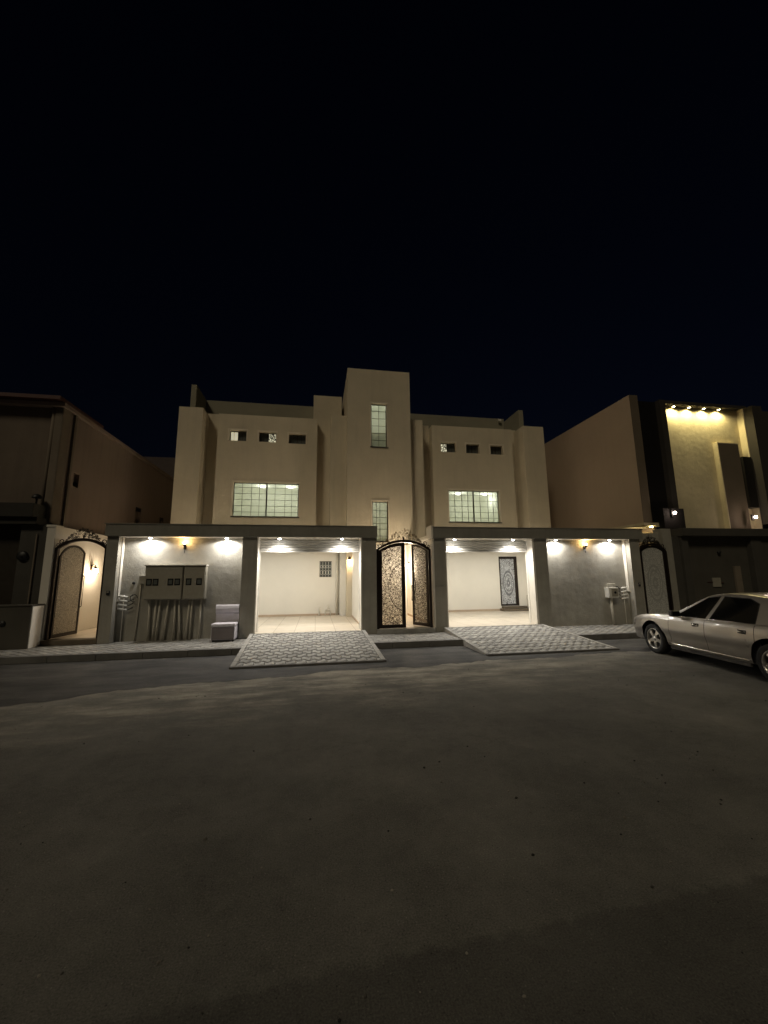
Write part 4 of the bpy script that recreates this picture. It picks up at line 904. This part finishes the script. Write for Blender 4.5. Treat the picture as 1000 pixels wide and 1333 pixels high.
def cabin():
    ZT_ = [(-2.02, .985), (-1.78, 1.13), (-1.52, 1.29), (-1.36, 1.365), (-1.2, 1.42), (-.7, 1.46), (-.25, 1.457), (.0, 1.42), (.1, 1.388), (.45, 1.18), (.86, .955)]
    shell, ws, rw = MB(), MB(), MB()
    st = [-2.02+.06*i for i in range(49)]; st = [q for q in st if q < .86]+[.86]
    def ring(x, s):
        zt_ = interp(ZT_, x); zb = interp(CS, x)+.005; h = max(zt_-.045-zb, .002)
        o = []
        for k in range(6): z = zb+h*k/5; o.append(Vector((x, s*(.905-(z-.92)*.60-.02*abs(x)*.3), z)))
        y1 = abs(o[-1].y)
        for (f, dz) in ((.965, .020), (.90, .032), (.6, .041), (.3, .045), (0, .046)): o.append(Vector((x, s*y1*f, zb+h+dz)))
        return o
    for s in (1, -1):
        for i in range(len(st)-1):
            A, B = ring(st[i], s), ring(st[i+1], s); mid = (st[i]+st[i+1])/2
            for k in range(10):
                tgt = shell
                if k >= 7 and mid > .06 and mid < .84: tgt = ws
                if k >= 7 and -1.98 < mid < -1.42: tgt = rw
                q = [A[k], B[k], B[k+1], A[k+1]]; tgt.add(q if s > 0 else q[::-1], [(0, 1, 2, 3)], True)
    return shell, ws, rw
car = thing('parked_car', (0, 0, 0), 'silver beige four-door sedan parked nose-in towards the pavement', 'car', world=False)
main, dl = body()
cb = main.build('body', PAINT, car, merge=True)
for (fr_, s), mb in dl.items():
    dd = mb.build('door', PAINT, car, merge=True)
    hx = {('f'): .03, ('r'): -1.0}[fr_]; z = .80
    y = side_y(hx, z)
    MB().box(hx-.02, hx+.15, s*(y-.012), s*(y+.004), z-.035, z+.035, .003).build('handle_recess', BLACK, dd)
    MB().tube([(hx-.01, s*(y+.003), z+.005), (hx+.02, s*(y+.028), z+.008), (hx+.11, s*(y+.028), z+.008), (hx+.14, s*(y+.003), z+.005)], .013, 8).build('handle', CHROME, dd)
shell, ws, rw = cabin()
shell.build('roof', PAINT, car, merge=True); ws.build('windscreen', TINT, car, merge=True); rw.build('rear_window', TINT, car, merge=True)
def side_glass(poly, name, off, mat, par):
    for s in (1, -1):
        MB().prism([(x, s*(.905-(z-.92)*.60-.006*abs(x)+off), z) for x, z in poly], (0, -s*.02, 0)).build(name, mat, par)
fw = [(.66, .945), (.03, 1.345), (-.23, 1.378), (-.075, .945)]; rwp = [(-.20, .95), (-.34, 1.382), (-.86, 1.368), (-1.06, 1.29), (-1.12, .965)]
for poly in (fw, rwp): side_glass(poly, 'side_window', .009, TINT, car)
def grow(poly, d_):
    cx = sum(p[0] for p in poly)/len(poly); cz = sum(p[1] for p in poly)/len(poly)
    return [(cx+(p[0]-cx)*(1+d_), cz+(p[1]-cz)*(1+d_*1.5)) for p in poly]
for poly in (fw, rwp): side_glass(grow(poly, .05), 'window_seal', .005, BLACK, car)
for s in (1, -1):
    MB().tube([(x_, s*(.905-(interp(CS, x_)+.02-.92)*.6+.012), interp(CS, x_)+.022) for x_ in (.72, .3, -.2, -.7, -1.15)], .008, 6).build('belt_trim', CHROME, car)
    m_ = MB(); pl = [(x_, s*(side_y(x_, .31)+.008), .315) for x_ in [AX-RA-.02-i*.15 for i in range(14)] if x_ > -AX+RA]; pl.append((-AX+RA+.02, s*(side_y(-1, .31)+.008), .315)); m_.tube(pl, .012, 6); m_.build('sill_trim', CHROME, car)
    MB().box(AX-RA-.06, -AX+RA+.06, s*.86, s*.90, .20, .265).build('sill', PAINT2, car)
    mr = MB().box(.50, .62, s*.93, s*1.12, .93, 1.05, .03).build('door_mirror', BLACK, car)
    MB().box(.49, .498, s*.955, s*1.10, .945, 1.035).build('mirror_glass', TINT, mr)
    hl = MB(); hl.add([], [])
    pz = []
    for (xx, z0, z1) in ((2.435, .55, .65), (2.36, .55, .69), (2.24, .56, .715), (2.08, .59, .735)): pz.append((xx, z0, z1))
    vs = []; 
    for (xx, z0, z1) in pz: vs += [(xx, s*(side_y(xx, z0)+.006), z0), (xx, s*(side_y(xx, z1)+.006), z1)]
    hl = MB().add(vs, [(0, 2, 3, 1), (2, 4, 5, 3), (4, 6, 7, 5)], True); 
    hl.add([(2.438, s*.34, .53), (2.438, s*.34, .62), (2.437, s*side_y(2.43, .62), .62), (2.437, s*side_y(2.43, .53), .53)], [(0, 1, 2, 3)]); hl.build('headlight', LENS, car)
    MB().box(-2.935, -2.90, s*.30, s*.60, .62, .80, .01).build('tail_light', REDL, car)
MB().box(-2.6, 2.2, -.70, .70, .22, .80).box(-1.9, -1.0, -.74, .74, .5, .86).box(1.0, 1.9, -.74, .74, .5, .80).box(-1.18, .9, -.88, .88, .26, .88).build('underbody', BLACK, car)
MB().box(2.42, 2.475, -.62, .62, .30, .47, .02).build('front_bumper', PAINT, car)
MB().box(-2.98, -2.90, -.66, .66, .32, .52, .02).build('rear_bumper', PAINT, car)
MB().box(2.43, 2.445, -.32, .32, .51, .62, .005).build('grille', CHROME, car)
for s in (1, -1):
    for cx in (AX, -AX):
        yo = s*.925
        ty = MB().lathe([(.215, -.02), (.235, .01), (.30, .016), (.328, 0), (.336, -.03), (.336, -.17), (.325, -.20), (.23, -.2)], n=48)
        rot = Matrix.Rotation(R(-90), 4, 'X') if s > 0 else Matrix.Rotation(R(90), 4, 'X')
        M_ = Matrix.Translation((cx, yo, .336)) @ rot
        ty.xf(M_)
        wh = ty.build('wheel', RUBBER, car)
        rim = MB().lathe([(.232, .006), (.225, .012), (.212, -.005), (.205, -.06), (.20, -.12)], n=40)
        for k in range(5):
            a = 2*math.pi*k/5+.35
            q = MB().prism([(.03, -.052, -.012), (.11, -.028, -.006), (.215, -.046, -.016), (.215, .046, -.016), (.11, .028, -.006), (.03, .052, -.012)], (0, 0, -.035)); q.xf(Matrix.Rotation(a, 4, 'Z')); rim.v_off = 0
            rim.add(q.v, q.f)
        rim.lathe([(.001, .006), (.035, .004), (.05, -.01), (.055, -.04)], n=20)
        rim.xf(M_).build('rim', RIM, wh)
        MB().lathe([(.001, -.11), (.206, -.11)], n=24).xf(M_).build('brake_disc', BLACK, wh)
fh, rh = Vector((7.95, 8.52, 0)), Vector((7.56, 5.70, 0))   # ground points of the near-side wheels
dirv = (fh-rh).normalized(); ang = math.atan2(dirv.y, dirv.x)
left = Vector((-dirv.y, dirv.x, 0))
cen = (fh+rh)/2-left*.90
car.location = cen; car.rotation_euler = (0, 0, ang)

# ------------------------------------------------------------------ camera
cam = bpy.data.cameras.new('camera'); co = bpy.data.objects.new('camera', cam); COL.objects.link(co)
cam.sensor_fit = 'HORIZONTAL'; cam.sensor_width = 36; cam.lens = 36*515/1000; cam.clip_end = 500; cam.clip_start = .05
yaw, pit, rol = R(9.73), R(9.28), R(-.62)
f = Vector((math.sin(yaw)*math.cos(pit), math.cos(yaw)*math.cos(pit), math.sin(pit))); r = Vector((math.cos(yaw), -math.sin(yaw), 0)); u = r.cross(f)
r2 = r*math.cos(rol)+u*math.sin(rol); u2 = -r*math.sin(rol)+u*math.cos(rol)
Mx = Matrix(((r2.x, u2.x, -f.x, 0), (r2.y, u2.y, -f.y, 0), (r2.z, u2.z, -f.z, 1.85), (0, 0, 0, 1)))
co.matrix_world = Mx
scene.camera = co
vs_ = scene.view_settings; vs_.view_transform = 'Standard'; vs_.look = 'None'; vs_.exposure = 0; vs_.gamma = 1; vs_.use_curve_mapping = False
scene.cycles.max_bounces = 6; scene.cycles.diffuse_bounces = 4; scene.cycles.transparent_max_bounces = 8
scene.cycles.sample_clamp_indirect = 4; scene.cycles.use_denoising = True
